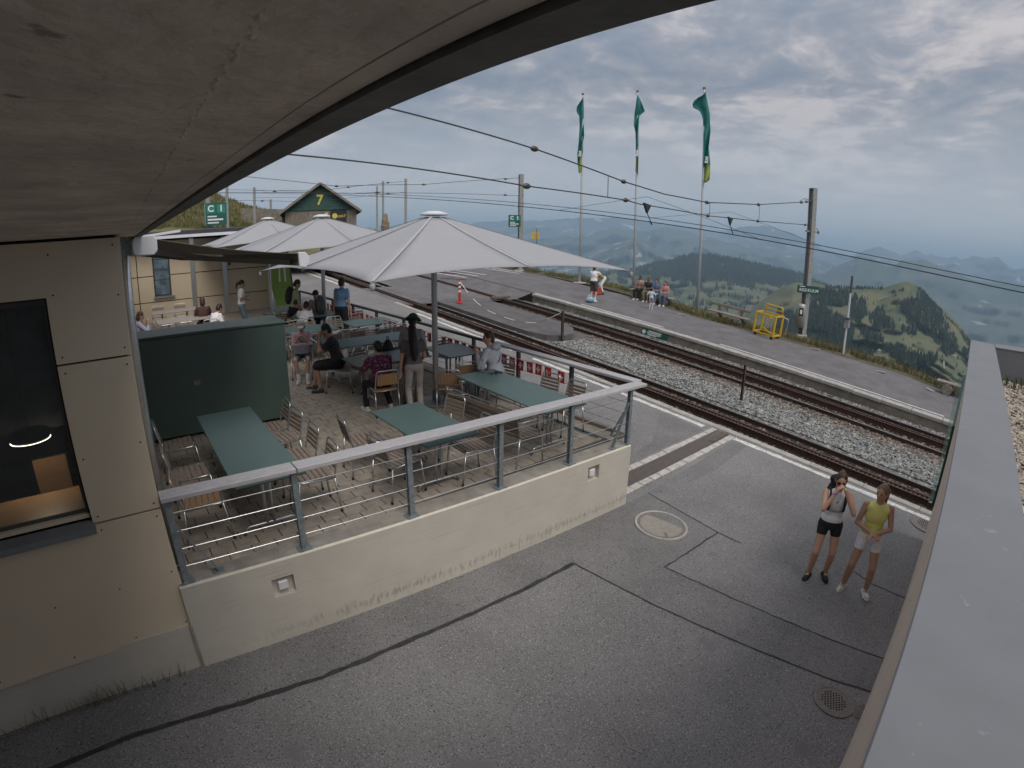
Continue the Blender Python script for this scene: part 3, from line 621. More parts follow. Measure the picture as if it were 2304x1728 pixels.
Fp = [[(80.85, -3.46), (82.39, -2.96), (83.97, -3.05), (84.89, -4.0), (85.62, -4.97), (86.27, -5.45), (87.05, -7.18), (86.1, -7.83), (84.35, -6.25), (83.21, -5.93), (81.91, -5.32), (81.6, -4.56)],
      [(75.99, -3.25), (77.59, -3.57), (77.98, -5.06), (77.26, -5.97), (76.35, -5.47)],
      [(72.62, -3.22), (75.86, -2.96), (76.2, -4.15), (75.4, -4.56), (74.05, -4.72), (72.25, -6.82), (71.7, -4.78)],
      [(69.0, -5.5), (71.84, -6.03), (73.86, -4.95), (75.54, -5.68), (76.87, -6.23), (77.01, -7.24), (76.5, -8.14), (77.77, -8.17), (79.13, -8.78), (78.99, -9.4), (76.13, -8.9), (72.05, -8.6), (69, -7.6)],
      [(77.52, -6.35), (78.41, -6.74), (79.75, -7.36), (80.25, -7.9), (81.68, -7.77), (82.64, -8.02), (84.18, -8.16), (85.21, -7.79), (85.22, -8.38), (84.6, -9.39), (83.65, -9.76), (82.19, -9.0), (80.33, -8.39), (78.76, -7.71), (77.6, -6.95)],
      [(78.16, -4.83), (79.43, -4.25), (79.95, -5.1), (80.72, -5.49), (80.8, -6.09), (79.77, -6.03), (79.0, -6.45), (78.26, -5.63)],
      [(81.37, -5.8), (83.01, -5.96), (82.88, -6.38), (81.55, -6.28)], [(82.42, -2.46), (82.87, -2.11), (83.85, -2.87), (83.08, -2.97)], [(87.34, -7.0), (88.4, -6.81), (88.4, -7.9), (87.63, -7.75)]]
firs('fir_wood', h5, Fp, 3600, 20, 31, 'dark fir woods in patches on the green hill')
firs('fir_wood', h5, [[(82.2, -1.7), (82.7, -1.9), (88.2, -6.3), (88.1, -6.7), (86.5, -5.0), (84, -3.15)], [(73.6, -2.95), (79.2, -2.45), (79.2, -2.2), (73.6, -2.6)], [(79.9, -2.6), (81.2, -2.2), (81.2, -2.3), (79.9, -2.75)]], 420, 12, 33, 'row of small firs along the crest of the green hill')
firs('fir_wood', h5, [[(74, -3.2), (80, -2.6), (81.6, -1.9), (84, -3.4), (87.5, -7), (88, -9.5), (84, -10.5), (78, -9.5), (72, -8), (72, -4)]], 110, 13, 34, 'single firs dotted over the meadows of the green hill')
def kf(a, e): return mnoise.noise((a * .8, e * 1.6, 4)) > -.55 if e > -3.2 else mnoise.noise((a * .9, e * 2.2, 7)) > .12
firs('fir_wood', rf, [[(44, -4.2), (53, -2.9), (56, -1.9), (58.4, -1.2), (60, -.7), (63.4, -.8), (68, -1.4), (71.3, -1.9), (74, -2.8), (74, -3.1), (70, -3.3), (64, -3.6), (57, -4.2), (50, -6.5), (44, -7)]], 9000, 33, 35, 'dense dark spruce forest covering the ridge', kf)
firs('fir_wood', rf, [[(56, -4.2), (64, -3.6), (74, -3.2), (74, -6), (60, -7), (55, -6.5)]], 900, 27, 37, 'scattered firs on the meadows below the forest ridge', kf)
# farm tracks and huts on the hill
def hill_path(pts, wd, lab):
    mb = MB()
    for i, (a, e) in enumerate(pts):
        p = h5.at(a, h5.tri(a, e)) ; p = p * .992; q = pts[min(i + 1, len(pts) - 1)]; b = pts[max(i - 1, 0)]
        d = (h5.at(q[0], h5.tri(*q)) - h5.at(b[0], h5.tri(*b))).normalized(); n = d.cross(Vector((0, 0, 1))).normalized() * wd / 2
        mb.v += [tuple(p + n + Vector((0, 0, .3))), tuple(p - n + Vector((0, 0, .3)))]
    for i in range(len(pts) - 1): mb.f.append((2 * i, 2 * i + 1, 2 * i + 3, 2 * i + 2)); mb.m.append(0)
    return tag(mb.build('footpath', mat('gravel_path', (.30, .27, .21), .95, world=True)), lab, None, None, 'structure')
hill_path([(85.9, -8.2), (86.0, -8.7), (86.4, -9.2), (87.0, -9.6), (87.7, -9.9)], 3.0, 'pale farm track curving across the lower meadow')
hill_path([(87.0, -7.5), (87.6, -7.9), (88.2, -8.3)], 3.0, 'short pale farm track by the wood')
hill_path([(78.9, -3.4), (79.6, -3.05), (80.4, -2.75), (81.0, -2.45)], 4, 'pale trail climbing the hill crest')
for a, e in ((79.6, -8.35), (86.75, -7.7)):
    p = h5.at(a, h5.tri(a, e)) * .99; t = thing('mountain_hut', 'tiny pale hut at the edge of the lower fir wood' if a < 80 else 'tiny hut beside the farm track on the right', 'hut', p)
    MB().box(-6, 6, -4, 4, -2, 3.5).build('wall', m_cop, t); MB().add([(-6.5, -4.6, 3.4), (6.5, -4.6, 3.4), (6.5, 4.6, 3.4), (-6.5, 4.6, 3.4), (-6.5, 0, 6.2), (6.5, 0, 6.2)], [(0, 1, 5, 4), (2, 3, 4, 5), (0, 4, 3), (1, 2, 5), (0, 3, 2, 1)]).build('roof', m_cop, t)
# air between the hilltop and the mountains
hz_ = MB(); hz_.box(-41000, 41000, -41000, 41000, -1251, 1020); hzo = hz_.build('haze', [])
hm = bpy.data.materials.new('haze_air'); hm.use_nodes = True; ht = hm.node_tree; ht.nodes.clear()
pvn = ht.nodes.new('ShaderNodeVolumePrincipled'); pvn.inputs['Density'].default_value = 8.5e-5; pvn.inputs['Color'].default_value = (.54, .78, 1.0, 1); pvn.inputs['Anisotropy'].default_value = 0.0
hmo = ht.nodes.new('ShaderNodeOutputMaterial'); ht.links.new(pvn.outputs[0], hmo.inputs['Volume']); hzo.data.materials.append(hm)
tag(hzo, 'thin blue summer haze hanging over the valleys', 'haze', None, 'stuff')
# the grassy mound left of the shed
md = Ridge([(-14, 7.2), (0, 6.6), (6, 6.3), (10.6, 5.55), (12.2, 4.9), (13.6, 4.3), (15.9, 3.62), (17.5, 3.2), (20, 2.2), (23, 1.0)], 30, 78, -1.5, .10, 4.4, .05)
md.mesh('grassy_mound', -14, 23, 150, 40, mat('mound_grass', (.085, .088, .030), .95, var=0, c2=(.19, .15, .065), scale=.22, lo=.38, hi=.62, world=True, bump=1, bscale=2.5, detail=9, speck=[(.5, .66, (.20, .15, .10), .05, 6)]), 'grassy mound with bare earth behind the beige pavilion')
def pm(r_):
    a = r_.uniform(3, 19); t = r_.uniform(.5, 1.0); p = md.at(a, t); return (p.x, p.y, p.z - .05)
grass('mound_grass', 9000, pm, (.2, .6), 25, m_gdry, 'long dry grass on the mound', .03)
grass('mound_grass', 7000, pm, (.15, .5), 26, m_ggrn, 'green grass tussocks on the mound', .03)
# ================================================================== BISTRO BUILDING
bl = thing('bistro_building', 'beige panelled bistro building with concrete eaves and dark window', 'building', (0, 4.9, gz(4.9)), 0, None, True)
YW = 4.86
# soffit with drip edge
mb = MB(); mb.hexa([(-9, -7, 4.68), (.268, -7, 4.68), (.30, 22, 4.68), (-9, 22, 4.68)], [(-9, -7, 5.0), (.268, -7, 5.0), (.30, 22, 5.0), (-9, 22, 5.0)])
so = mb.build('roof_overhang', m_soffit, bl)
mb = MB(); mb.hexa([(.272, -7, 4.672), (.322, -7, 4.672), (.372, 22, 4.672), (.305, 22, 4.672)], [(.272, -7, 5.05), (.322, -7, 5.05), (.372, 22, 5.05), (.305, 22, 5.05)])
sub(mb, 'drip_edge', m_soffd, so)
rj = random.Random(5); mb = MB(); yy = .05
while yy < 4.8:
    e = rj.uniform(.0012, .0045); xj = .108 + .018 * yy + rj.uniform(-.003, .003); mb.ell((xj, yy, 4.680), (e * 1.2, e * 2.0, e * .9), None, 6, 4); yy += rj.uniform(.004, .02) * (1 + yy * .5)
fj = sub(mb, 'formwork_joint', m_soffit, so); fj['kind'] = 'stuff'
mb = MB(); mb.tube([(.243 + .002 * math.sin(y * 7), y, 4.6805) for y in rng(-2, 6, 30)], .0016, 5); sub(mb, 'edge_seam', m_cop, so)
MB().box(-9, -2.4, -7, -.16, -1, 4.679).build('unseen_shade_wall', m_panel, bl)  # unseen block added behind the camera to keep sun off the left side
# plinth, wall core with window opening
mb = MB(); mb.hexa([(-9, 5.16, 0), (.09, 4.835, 0), (.09, 5.3, 0), (-9, 5.5, 0)], [(-9, 5.16, 1.02), (.09, 4.835, 1.02), (.09, 5.3, 1.02), (-9, 5.5, 1.02)]); mb.build('plinth', m_conc, bl)
mb = MB()
mb.box(-9, -2.42, YW + .05, YW + .28, 1.02, 4.68); mb.box(-.50, .085, YW + .05, YW + .28, 1.02, 4.68); mb.box(-2.42, -.50, YW + .05, YW + .28, 1.02, 2.36); mb.box(-2.42, -.50, YW + .05, YW + .28, 4.22, 4.68)
mb.box(-.12, .085, YW + .28, 21, 1.0, 4.68); mb.box(-9, -8.8, YW + .28, 21, 1.0, 4.68)
mb.build('wall', m_dark, bl)
def panel(poly, name='facade_panel', y=YW, th=.045, m=m_panel, par=None):
    mb = MB(); mb.prism(poly, 0, th, 0, Matrix(((1, 0, 0, 0), (0, 0, 1, y), (0, 1, 0, 0), (0, 0, 0, 1)))); o = mb.build(name, m, par or bl); return o
def screws(p, pts, y=YW):
    for x, z in pts: sub(MB().cyl((x, y - .003, z), (x, y + .006, z), .008, None, 8), 'screw', m_rub, p)
p = panel([(-2.44, 4.235), (-.482, 4.235), (-.482, 3.708), (.118, 3.708), (.118, 4.655), (-2.44, 4.655)]); screws(p, [(-.43, 3.76), (.07, 3.77), (-.43, 4.25), (.07, 4.20), (.06, 4.6), (-.43, 4.56), (-1.1, 4.56), (-1.7, 4.56)])
p = panel([(-.482, 2.318), (.118, 2.318), (.118, 3.692), (-.482, 3.692)]); screws(p, [(-.43, 2.37), (.07, 2.37), (-.43, 2.9), (.07, 2.95), (-.43, 3.63), (.07, 3.63)])
p = panel([(-2.44, .985), (.145, .985), (.118, 2.302), (-2.44, 2.302)]); screws(p, [(x, z) for x in (-.43, -1.0, -1.6) for z in (1.06, 1.62, 2.24)] + [(.07, 1.06), (.07, 1.65), (.07, 2.24)])
panel([(-5, .985), (-2.455, .985), (-2.455, 4.655), (-5, 4.655)]); panel([(-9, .985), (-5.015, .985), (-5.015, 4.655), (-9, 4.655)])
# corner return and side wall of the building towards the terrace
for k, (ya, yb) in enumerate(((YW + .047, 7.4), (7.41, 9.9), (9.91, 12.4), (12.41, 14.9), (14.91, 17.4), (17.41, 20.3))):
    MB().box(.088, .125, ya, yb, 1.5, 4.66).build('facade_panel', m_panel, bl)
MB().tube([(.165, 5.25, 1.5), (.165, 5.25, 4.1), (.165, 5.3, 4.5)], .04, 10).build('downpipe', m_alu, bl, smooth=True)
# window: frame, sill, pane and the dim room behind
wd_ = panel([(-2.40, 2.34), (-.486, 2.34), (-.486, 2.40), (-2.40, 2.40)], 'window_frame', YW + .05, .05, m_panel)
mb = MB(); mb.box(-2.40, -.488, YW + .06, YW + .11, 4.18, 4.228); mb.box(-.52, -.488, YW + .06, YW + .11, 2.402, 4.178); sub(mb, 'frame_bar', mat('window_frame_bronze', (.06, .05, .045), .5), wd_)
mb = MB(); mb.box(-2.38, -.522, YW + .08, YW + .09, 2.404, 4.176); sub(mb, 'pane', m_glass, wd_)
mb = MB(); mb.hexa([(-2.43, YW - .07, 2.285), (-.465, YW - .07, 2.285), (-.465, YW + .07, 2.30), (-2.43, YW + .07, 2.30)], [(-2.43, YW - .07, 2.31), (-.465, YW - .07, 2.31), (-.465, YW + .07, 2.345), (-2.43, YW + .07, 2.345)])
mb.box(-2.43, -.465, YW - .078, YW - .071, 2.25, 2.312); sub(mb, 'sill', m_parap, wd_)
mb = MB(); mb.box(-8.7, -.14, YW + .29, 11, .95, 1.0); mb.box(-8.7, -.14, 11, 11.1, 1.0, 4.6); mb.box(-8.7, -.14, YW + .29, 11, 4.6, 4.66); mb.build('interior', m_int, bl)
mb = MB(); mb.box(-1.55, -.5, 7.2, 7.26, 2.6, 4.3); mb.build('picture_panel', mat('dark_picture', (.03, .03, .035), .6, var=.8, scale=3), bl)
it = thing('dining_table', 'light oak table seen through the bistro window', 'table', (-.95, 6.0, 1.0))
MB().box(-.62, .62, -.42, .42, 1.05, 1.10).build('table_top', m_tabw, it)
for sx_ in (-.55, .55):
    for sy_ in (-.36, .36): MB().box(sx_ - .03, sx_ + .03, sy_ - .03, sy_ + .03, 0, 1.05).build('leg', m_tabw, it)
ic = thing('bistro_chair', 'light wooden chair behind the window table', 'chair', (-1.0, 6.85, 1.0))
MB().box(-.2, .2, -.2, .2, .42, .46).build('seat', m_tabw, ic); MB().box(-.19, .19, .16, .19, .75, 1.30).build('backrest', m_tabw, ic)
for sx_ in (-.17, .17):
    for sy_ in (-.17, .17): MB().box(sx_ - .018, sx_ + .018, sy_ - .018, sy_ + .018, 0, .42 if sy_ < 0 else 1.0).build('leg', m_tabw, ic)
lp = thing('pendant_lamp', 'round black pendant lamp glowing inside the bistro window', 'lamp', (-1.06, 6.5, 2.70))
MB().lathe([(.20, 0), (.21, .02), (.20, .09), (.03, .11)], 28).build('lamp_shade', m_rub, lp); MB().lathe([(.185, -.012), (.21, -.004), (.205, .0)], 28).build('diffuser', m_lit, lp); MB().cyl((0, 0, .1), (0, 0, 1.85), .006).build('cord', m_rub, lp)
pl_ = bpy.data.lights.new('pendant_light', 'POINT'); pl_.energy = 1.3; pl_.color = (1, .8, .55); pl_.shadow_soft_size = .02
plo = bpy.data.objects.new('pendant_light', pl_); col.objects.link(plo); plo.parent = lp; plo.location = (0, 0, -.03)
# awning on the terrace side
aw = thing('awning', 'half open grey awning with white cassette on the bistro corner', 'awning', (.3, 5.6, 4.45), 0, None, True)
mb = MB(); pr = [(.25, 4.53), (.28, 4.495), (.45, 4.49), (.485, 4.53), (.485, 4.64), (.45, 4.68), (.28, 4.675), (.25, 4.63)]
MX = Matrix(((1, 0, 0, 0), (0, 0, 1, 0), (0, 1, 0, 0), (0, 0, 0, 1)))
mb.prism(pr, 5.64, 9.9, 0, MX); mb.build('cassette', m_cap, aw, bevel=.008)
MB().prism([(x * 1.0, z) for x, z in pr], 5.60, 5.638, 0, MX).build('end_cap', m_cap, aw, bevel=.01)
mb = MB(); nn = 8
for y in rng(5.72, 9.85, 6):
    for i in range(nn + 1): t = i / nn; mb.v.append((.47 + (2.0 - .47) * t, y, 4.645 - .245 * t - .03 * math.sin(math.pi * t)))
for j in range(6):
    for i in range(nn): a = j * (nn + 1) + i; mb.f.append((a, a + 1, a + nn + 2, a + nn + 1)); mb.m.append(0)
fo = mb.build('fabric', m_awn, aw); fo.modifiers.new('thick', 'SOLIDIFY').thickness = .004
mb = MB(); mb.prism([(1.96, 4.41), (2.02, 4.405), (2.06, 4.36), (2.06, 4.30), (2.02, 4.265), (1.97, 4.275), (1.985, 4.34)], 5.70, 9.87, 0, MX); mb.build('front_bar', m_awn, aw)
MB().prism([(1.95, 4.42), (2.03, 4.415), (2.075, 4.365), (2.075, 4.295), (2.03, 4.25), (1.96, 4.26)], 5.66, 5.699, 0, MX).build('end_cap', m_cap, aw, bevel=.006)
for ys, s_ in ((5.85, 1), (9.7, -1)):
    MB().beam((.46, ys + s_ * .1, 4.53), (1.15, ys + s_ * .9, 4.40), .05, .06).build('folding_arm', m_awn, aw); MB().beam((1.15, ys + s_ * .9, 4.40), (1.95, ys + s_ * .1, 4.31), .045, .055).build('folding_arm', m_awn, aw)
for y in (5.75, 9.6): MB().box(.126, .25, y, y + .08, 4.50, 4.66).build('bracket', m_steel, aw)
MB().box(.127, .20, 5.4, 5.5, 3.9, 4.35).build('junction_box', m_parap, aw)
# ================================================================== TERRACE
tf = tag(bpy.data.objects.new('terrace_floor', None), 'terrace paved with brown rectangular concrete slabs', None, None, 'structure'); col.objects.link(tf); tf.location = (3.4, 8, tz(8)); tf['_w'] = 1
mb = MB()
for y in (4.85, 21): mb.v += [(.12, y, tz(y) - .012), (xr(y) + .1, y, tz(y) - .012)]
mb.f = [(0, 1, 3, 2)]; mb.m = [0]; mb.build('joint_bed', m_pavj, tf)
pw_, ph_ = .262, .176; rest = MB(); allp = []
row = 0; y = 5.02
while y < 20.6:
    off = (row % 2) * pw_ * .5 + (row % 3) * .03; x = .16 - off
    while x < xr(y) - .02:
        x0 = max(.13, x); x1 = min(xr(y) + .02, x + pw_)
        if x1 - x0 > .04: allp.append((x0, x1, y, y + ph_))
        x += pw_
    y += ph_; row += 1
def vis(q):
    x, y = q[0], q[2]
    if x < 2.65 and 8.4 < y < 11.5: return 99
    return math.hypot(x - 2.4, y - 2.5) * (1.0 if .3 < x < 6.5 else 1.4)
allp.sort(key=vis); pcache = {}
for i, (x0, x1, ya, yb) in enumerate(allp):
    g_ = .0055
    if i < 300:
        k = round(x1 - x0, 3)
        if k not in pcache:
            b = MB(); w2 = (x1 - x0) / 2 - g_; h2 = ph_ / 2 - g_; b.hexa([(-w2, -h2, -.03), (w2, -h2, -.03), (w2, h2, -.03), (-w2, h2, -.03)], [(-w2, -h2, 0), (w2, -h2, 0), (w2, h2, 0), (-w2, h2, 0)])
            ob = b.build('paver', m_pav, None, bevel=.004); pcache[k] = ob
        else: ob = pcache[k].copy(); col.objects.link(ob)
        yc = (ya + yb) / 2; ob.parent = tf; ob.location = ((x0 + x1) / 2 - 3.4, yc - 8, tz(yc) - tz(8) + rnd.uniform(-.002, .002)); ob.rotation_euler = (math.atan(TS) + rnd.uniform(-.006, .006), rnd.uniform(-.006, .006), rnd.uniform(-.006, .006))
    else:
        e = rnd.uniform(-.002, .002); rest.hexa([(x0 + g_, ya + g_, tz(ya) - .02), (x1 - g_, ya + g_, tz(ya) - .02), (x1 - g_, yb - g_, tz(yb) - .02), (x0 + g_, yb - g_, tz(yb) - .02)], [(x0 + g_, ya + g_, tz(ya) + e), (x1 - g_, ya + g_, tz(ya) + e), (x1 - g_, yb - g_, tz(yb) + e), (x0 + g_, yb - g_, tz(yb) + e)])
ro = rest.build('pavers_beyond', m_pav, tf); ro['kind'] = 'stuff'
mb = MB(); mb.hexa([(6.23, 5.05, tz(5.05) - .01), (6.37, 5.05, tz(5.05) - .01), (6.33, 6.3, tz(6.3) - .01), (6.19, 6.3, tz(6.3) - .01)], [(6.23, 5.05, tz(5.05) + .006), (6.37, 5.05, tz(5.05) + .006), (6.33, 6.3, tz(6.3) + .006), (6.19, 6.3, tz(6.3) + .006)])
fd = thing('floor_drain', 'long slotted drain grate set into the terrace paving near the corner', 'drain', (6.28, 5.7, tz(5.7)), 0, None, True); mb.build('frame', m_steel, fd)
for i in range(34): y = 5.09 + i * .0355; MB().beam((6.245 - .03 * (y - 5.05), y, tz(y) + .008), (6.345 - .03 * (y - 5.05), y, tz(y) + .008), .016, .006).build('slot', m_dark, fd)
# front retaining wall, local x runs along the wall
WA = Vector((.10, 4.815, 0)); WB = Vector((6.47, 4.565, 0)); wdir = (WB - WA); WL = wdir.length; wrz = math.atan2(wdir.y, wdir.x)
tw = thing('terrace_wall', 'cream painted concrete retaining wall below the terrace railing', 'wall', (WA.x, WA.y, gz(4.7)), wrz)
zt = tz(4.75) - gz(4.7) + .005; holes = [(.90, 1.14, .575, .80), (5.42, 5.66, .66, .885)]
mb = MB(); xs = sorted({0, WL} | {h for q in holes for h in q[:2]}); 
def quad(x0, x1, z0, z1, y=0): mb.add([(x0, y, z0), (x1, y, z0), (x1, y, z1), (x0, y, z1)], [(0, 1, 2, 3)])
for xa, xb in zip(xs[:-1], xs[1:]):
    hh = [q for q in holes if q[0] == xa and q[1] == xb]
    if not hh: quad(xa, xb, -.3, zt - .02)
    else:
        q = hh[0]; quad(xa, xb, -.3, q[2]); quad(xa, xb, q[3], zt - .02); D_ = .07
        mb.add([(xa, 0, q[2]), (xb, 0, q[2]), (xb, 0, q[3]), (xa, 0, q[3]), (xa, D_, q[2]), (xb, D_, q[2]), (xb, D_, q[3]), (xa, D_, q[3])], [(4, 5, 6, 7), (0, 4, 7, 3), (1, 2, 6, 5), (3, 7, 6, 2), (0, 1, 5, 4)])
mb.add([(0, 0, zt - .02), (WL, 0, zt - .02), (WL, .02, zt), (0, .02, zt), (0, .30, zt), (WL, .30, zt), (0, .30, -.3), (WL, .30, -.3), (WL, 0, -.3), (0, 0, -.3)], [(3, 2, 5, 4), (4, 5, 7, 6), (1, 8, 7, 5, 2), (0, 3, 4, 6, 9)], 1)
mb.add([(0, 0, zt - .02), (WL, 0, zt - .02), (WL, .02, zt), (0, .02, zt)], [(0, 1, 2, 3)], 2)
cw = mb.build('wall', [m_conc, m_conc_t, mat('chamfer_paint', (.60, .56, .46), .8, var=.08, scale=8)], tw)
# painted concrete gets stains with a shape of their own near the foot
_m = m_conc.node_tree; _b = _m.nodes['Principled BSDF']; _l = _b.inputs['Base Color'].links[0]; _src = _l.from_socket
_g = _m.nodes.new('ShaderNodeNewGeometry'); _s = _m.nodes.new('ShaderNodeSeparateXYZ'); _m.links.new(_g.outputs['Position'], _s.inputs[0])
_mp = _m.nodes.new('ShaderNodeMapping'); _mp.inputs['Scale'].default_value = (14, 14, 3.0); _m.links.new(_g.outputs['Position'], _mp.inputs[0])
_n = _m.nodes.new('ShaderNodeTexNoise'); _n.inputs['Scale'].default_value = 2.2; _n.inputs['Detail'].default_value = 9; _n.inputs['Roughness'].default_value = .7; _m.links.new(_mp.outputs[0], _n.inputs['Vector'])
def _mm(op, a, b):
    n = _m.nodes.new('ShaderNodeMath'); n.operation = op
    for i, q in enumerate((a, b)):
        if isinstance(q, (int, float)): n.inputs[i].default_value = q
        else: _m.links.new(q, n.inputs[i])
    return n.outputs[0]
_band = _mm('SUBTRACT', 1.0, _mm('MULTIPLY', _mm('ABSOLUTE', _mm('SUBTRACT', _s.outputs[2], .60), 0), 6.5))
_xf = _mm('MINIMUM', 1.0, _mm('MAXIMUM', 0.0, _mm('MULTIPLY', _mm('SUBTRACT', _s.outputs[0], .3), .6)))
_st = _mm('MULTIPLY', _mm('MAXIMUM', 0.0, _mm('MINIMUM', 1.0, _mm('MULTIPLY', _mm('SUBTRACT', _mm('ADD', _n.outputs[0], _mm('MULTIPLY', _band, .22)), .66), 9.0))), _xf)
_mp2 = _m.nodes.new('ShaderNodeMapping'); _mp2.inputs['Scale'].default_value = (.9, .9, 26); _m.links.new(_g.outputs['Position'], _mp2.inputs[0])
_n2 = _m.nodes.new('ShaderNodeTexNoise'); _n2.inputs['Scale'].default_value = 1.6; _n2.inputs['Detail'].default_value = 6; _m.links.new(_mp2.outputs[0], _n2.inputs['Vector'])
_x0 = _m.nodes.new('ShaderNodeMix'); _x0.data_type = 'RGBA'; _m.links.new(_mm('MULTIPLY', _mm('MAXIMUM', 0.0, _mm('MINIMUM', 1.0, _mm('MULTIPLY', _mm('SUBTRACT', _n2.outputs[0], .60), 14.0))), .35), _x0.inputs[0]); _m.links.new(_src, _x0.inputs[6]); _x0.inputs[7].default_value = (.34, .31, .265, 1); _src = _x0.outputs[2]
_x = _m.nodes.new('ShaderNodeMix'); _x.data_type = 'RGBA'; _m.links.new(_mm('MULTIPLY', _st, .5), _x.inputs[0]); _m.links.new(_src, _x.inputs[6]); _x.inputs[7].default_value = (.17, .16, .15, 1); _m.links.new(_x.outputs[2], _b.inputs['Base Color'])
for q, lb in zip(holes, ('left', 'right')):
    b = MB(); cx_, cz_ = (q[0] + q[1]) / 2, (q[2] + q[3]) / 2; b.box(cx_ - .055, cx_ + .055, .015, .0695, cz_ - .055, cz_ + .055); b.build('recessed_light', m_cap, tw, bevel=.012)
MB().box(-.02, .012, -.001, .05, -.3, .55).build('expansion_joint', m_conc_t, tw)
# side wall along the line
tsw = thing('terrace_side_wall', 'low concrete wall under the terrace railing beside the line', 'wall', (6.6, 9, gz(9)), 0, None, True)
mb = MB(); mb.hexa([(xr(4.9) - .40, 4.87, 0), (xr(4.9) - .26, 4.87, 0), (xr(21) + .12, 21, 1.9), (xr(21) - .2, 21, 1.9)], [(xr(4.9) - .40, 4.87, tz(4.9) + .02), (xr(4.9) - .26, 4.87, tz(4.9) + .02), (xr(21) + .12, 21, tz(21) + .02), (xr(21) - .2, 21, tz(21) + .02)]); mb.build('wall', m_conc_t, tsw)
MB().beam((xr(5.1) - .02, 5.1, tz(5.1) + .03), (xr(8) - .02, 8, tz(8) + .03), .09, .05).build('timber_kerb', m_woodg, tsw)
# ------------------------------------------------------------------ railings
rl = thing('terrace_railing', 'front terrace railing with broad grey handrail and steel cables', 'railing', (3.2, 4.75, tz(4.75)), 0, None, True)
def wy(x): return 4.83 - (x - .1) * .0392
posts = [.19, 1.43, 2.72, 3.98, 5.2, 6.45]; HR = .95
def zr(x): return tz(4.8)
for i, x in enumerate(posts):
    y = wy(x) + .06; b = MB(); z0 = tz(4.75)
    for dy in (-.02, .02): b.box(x - .006, x + .006, y + dy * 1.0 - .006, y + dy + .006, z0, z0 + HR - .06)
    b.box(x - .005, x + .005, y - .026, y + .026, z0 + .012, z0 + HR - .06); b.box(x - .032, x + .032, y - .03, y - .024, z0 + .012, z0 + HR - .06); b.box(x - .032, x + .032, y + .024, y + .03, z0 + .012, z0 + HR - .06)
    po = b.build('post', m_steel, rl); q = MB(); q.box(x - .075, x + .075, y - .06, y + .06, z0 + .004, z0 + .016); sub(q, 'base_plate', m_steel, po)
for (xa, za, xb) in ((.22, .62, .52), (6.42, .68, 6.12)):
    y = wy(xa) + .06; MB().beam((xa, y + .0, tz(4.75) + za), (xb, y + .02, tz(4.75) + .02), .05, .012).build('brace', m_steel, rl); MB().box(xb - .06, xb + .06, y - .03, y + .07, tz(4.75) + .004, tz(4.75) + .016).build('base_plate', m_steel, rl)
MB().beam((6.50, 4.66, tz(4.75) + .68), (6.50, 5.0, tz(4.75) + .03), .05, .012).build('brace', m_steel, rl)
for k in range(4):
    h = .17 + .19 * k; MB().tube([(x, wy(x) + .06 + .0, tz(4.75) + h) for x in (.19, 1.43, 2.72, 3.98, 5.2, 6.45)], .0048, 6).build('cable', m_alu, rl)
    MB().cyl((.20, wy(.2) + .06, tz(4.75) + h), (.30, wy(.3) + .06, tz(4.75) + h), .009).build('tensioner', m_alu, rl)
def hand(xa, xb):
    b = MB(); z0 = tz(4.75) + HR - .055
    b.hexa([(xa, wy(xa) - .035, z0), (xb, wy(xb) - .035, z0), (xb, wy(xb) + .155, z0), (xa, wy(xa) + .155, z0)], [(xa, wy(xa) - .035, z0 + .045), (xb, wy(xb) - .035, z0 + .045), (xb, wy(xb) + .155, z0 + .05), (xa, wy(xa) + .155, z0 + .05)]); return b
hand(.13, 1.44).build('handrail', m_rail_top, rl, bevel=.004); hand(1.452, 5.3).build('handrail', m_rail_top, rl, bevel=.004); hand(5.306, 6.72).build('handrail', m_rail_top, rl, bevel=.004)
rs = thing('line_side_railing', 'long dark railing with cables on the terrace side facing the tracks', 'railing', (6.5, 10, tz(10)), 0, None, True)
z0 = HR - .055
b = MB(); ya, yb = 4.72, 8.0; b.hexa([(xr(ya) - .08, ya, tz(4.75) + z0 + .004), (xr(ya) + .10, ya, tz(4.75) + z0 + .004), (xr(yb) + .08, yb, tz(yb) + z0), (xr(yb) - .10, yb, tz(yb) + z0)], [(xr(ya) - .08, ya, tz(4.75) + z0 + .048), (xr(ya) + .10, ya, tz(4.75) + z0 + .048), (xr(yb) + .08, yb, tz(yb) + z0 + .045), (xr(yb) - .10, yb, tz(yb) + z0 + .045)]); b.build('handrail', m_rail_top, rs, bevel=.004)
MB().beam((xr(7.9), 7.9, tz(7.9) + z0 + .01), (xr(17.6), 17.6, tz(17.6) + z0 + .01), .07, .05).build('handrail', m_darkrail, rs)
y = 6.05
while y < 17.8:
    MB().box(xr(y) - .03, xr(y) + .03, y - .03, y + .03, tz(y) + .021, tz(y) + z0).build('post', m_darkrail, rs); y += 1.28
for k in range(4): h = .17 + .19 * k; MB().tube([(xr(y), y, tz(y) + h) for y in (4.8, 17.3)], .005, 5).build('cable', m_alu, rs)
bu = thing('flag_bunting', 'string of small red flags with white crosses along the side railing', 'bunting', (6.4, 11, tz(11) + .6), 0, None, True)
MB().tube([(xr(y) - .05, y, tz(y) + .765 + .012 * math.sin(y * 5)) for y in rng(6.1, 16.0, 60)], .005, 5).build('cord', m_lett, bu)
y = 6.15; k = 0
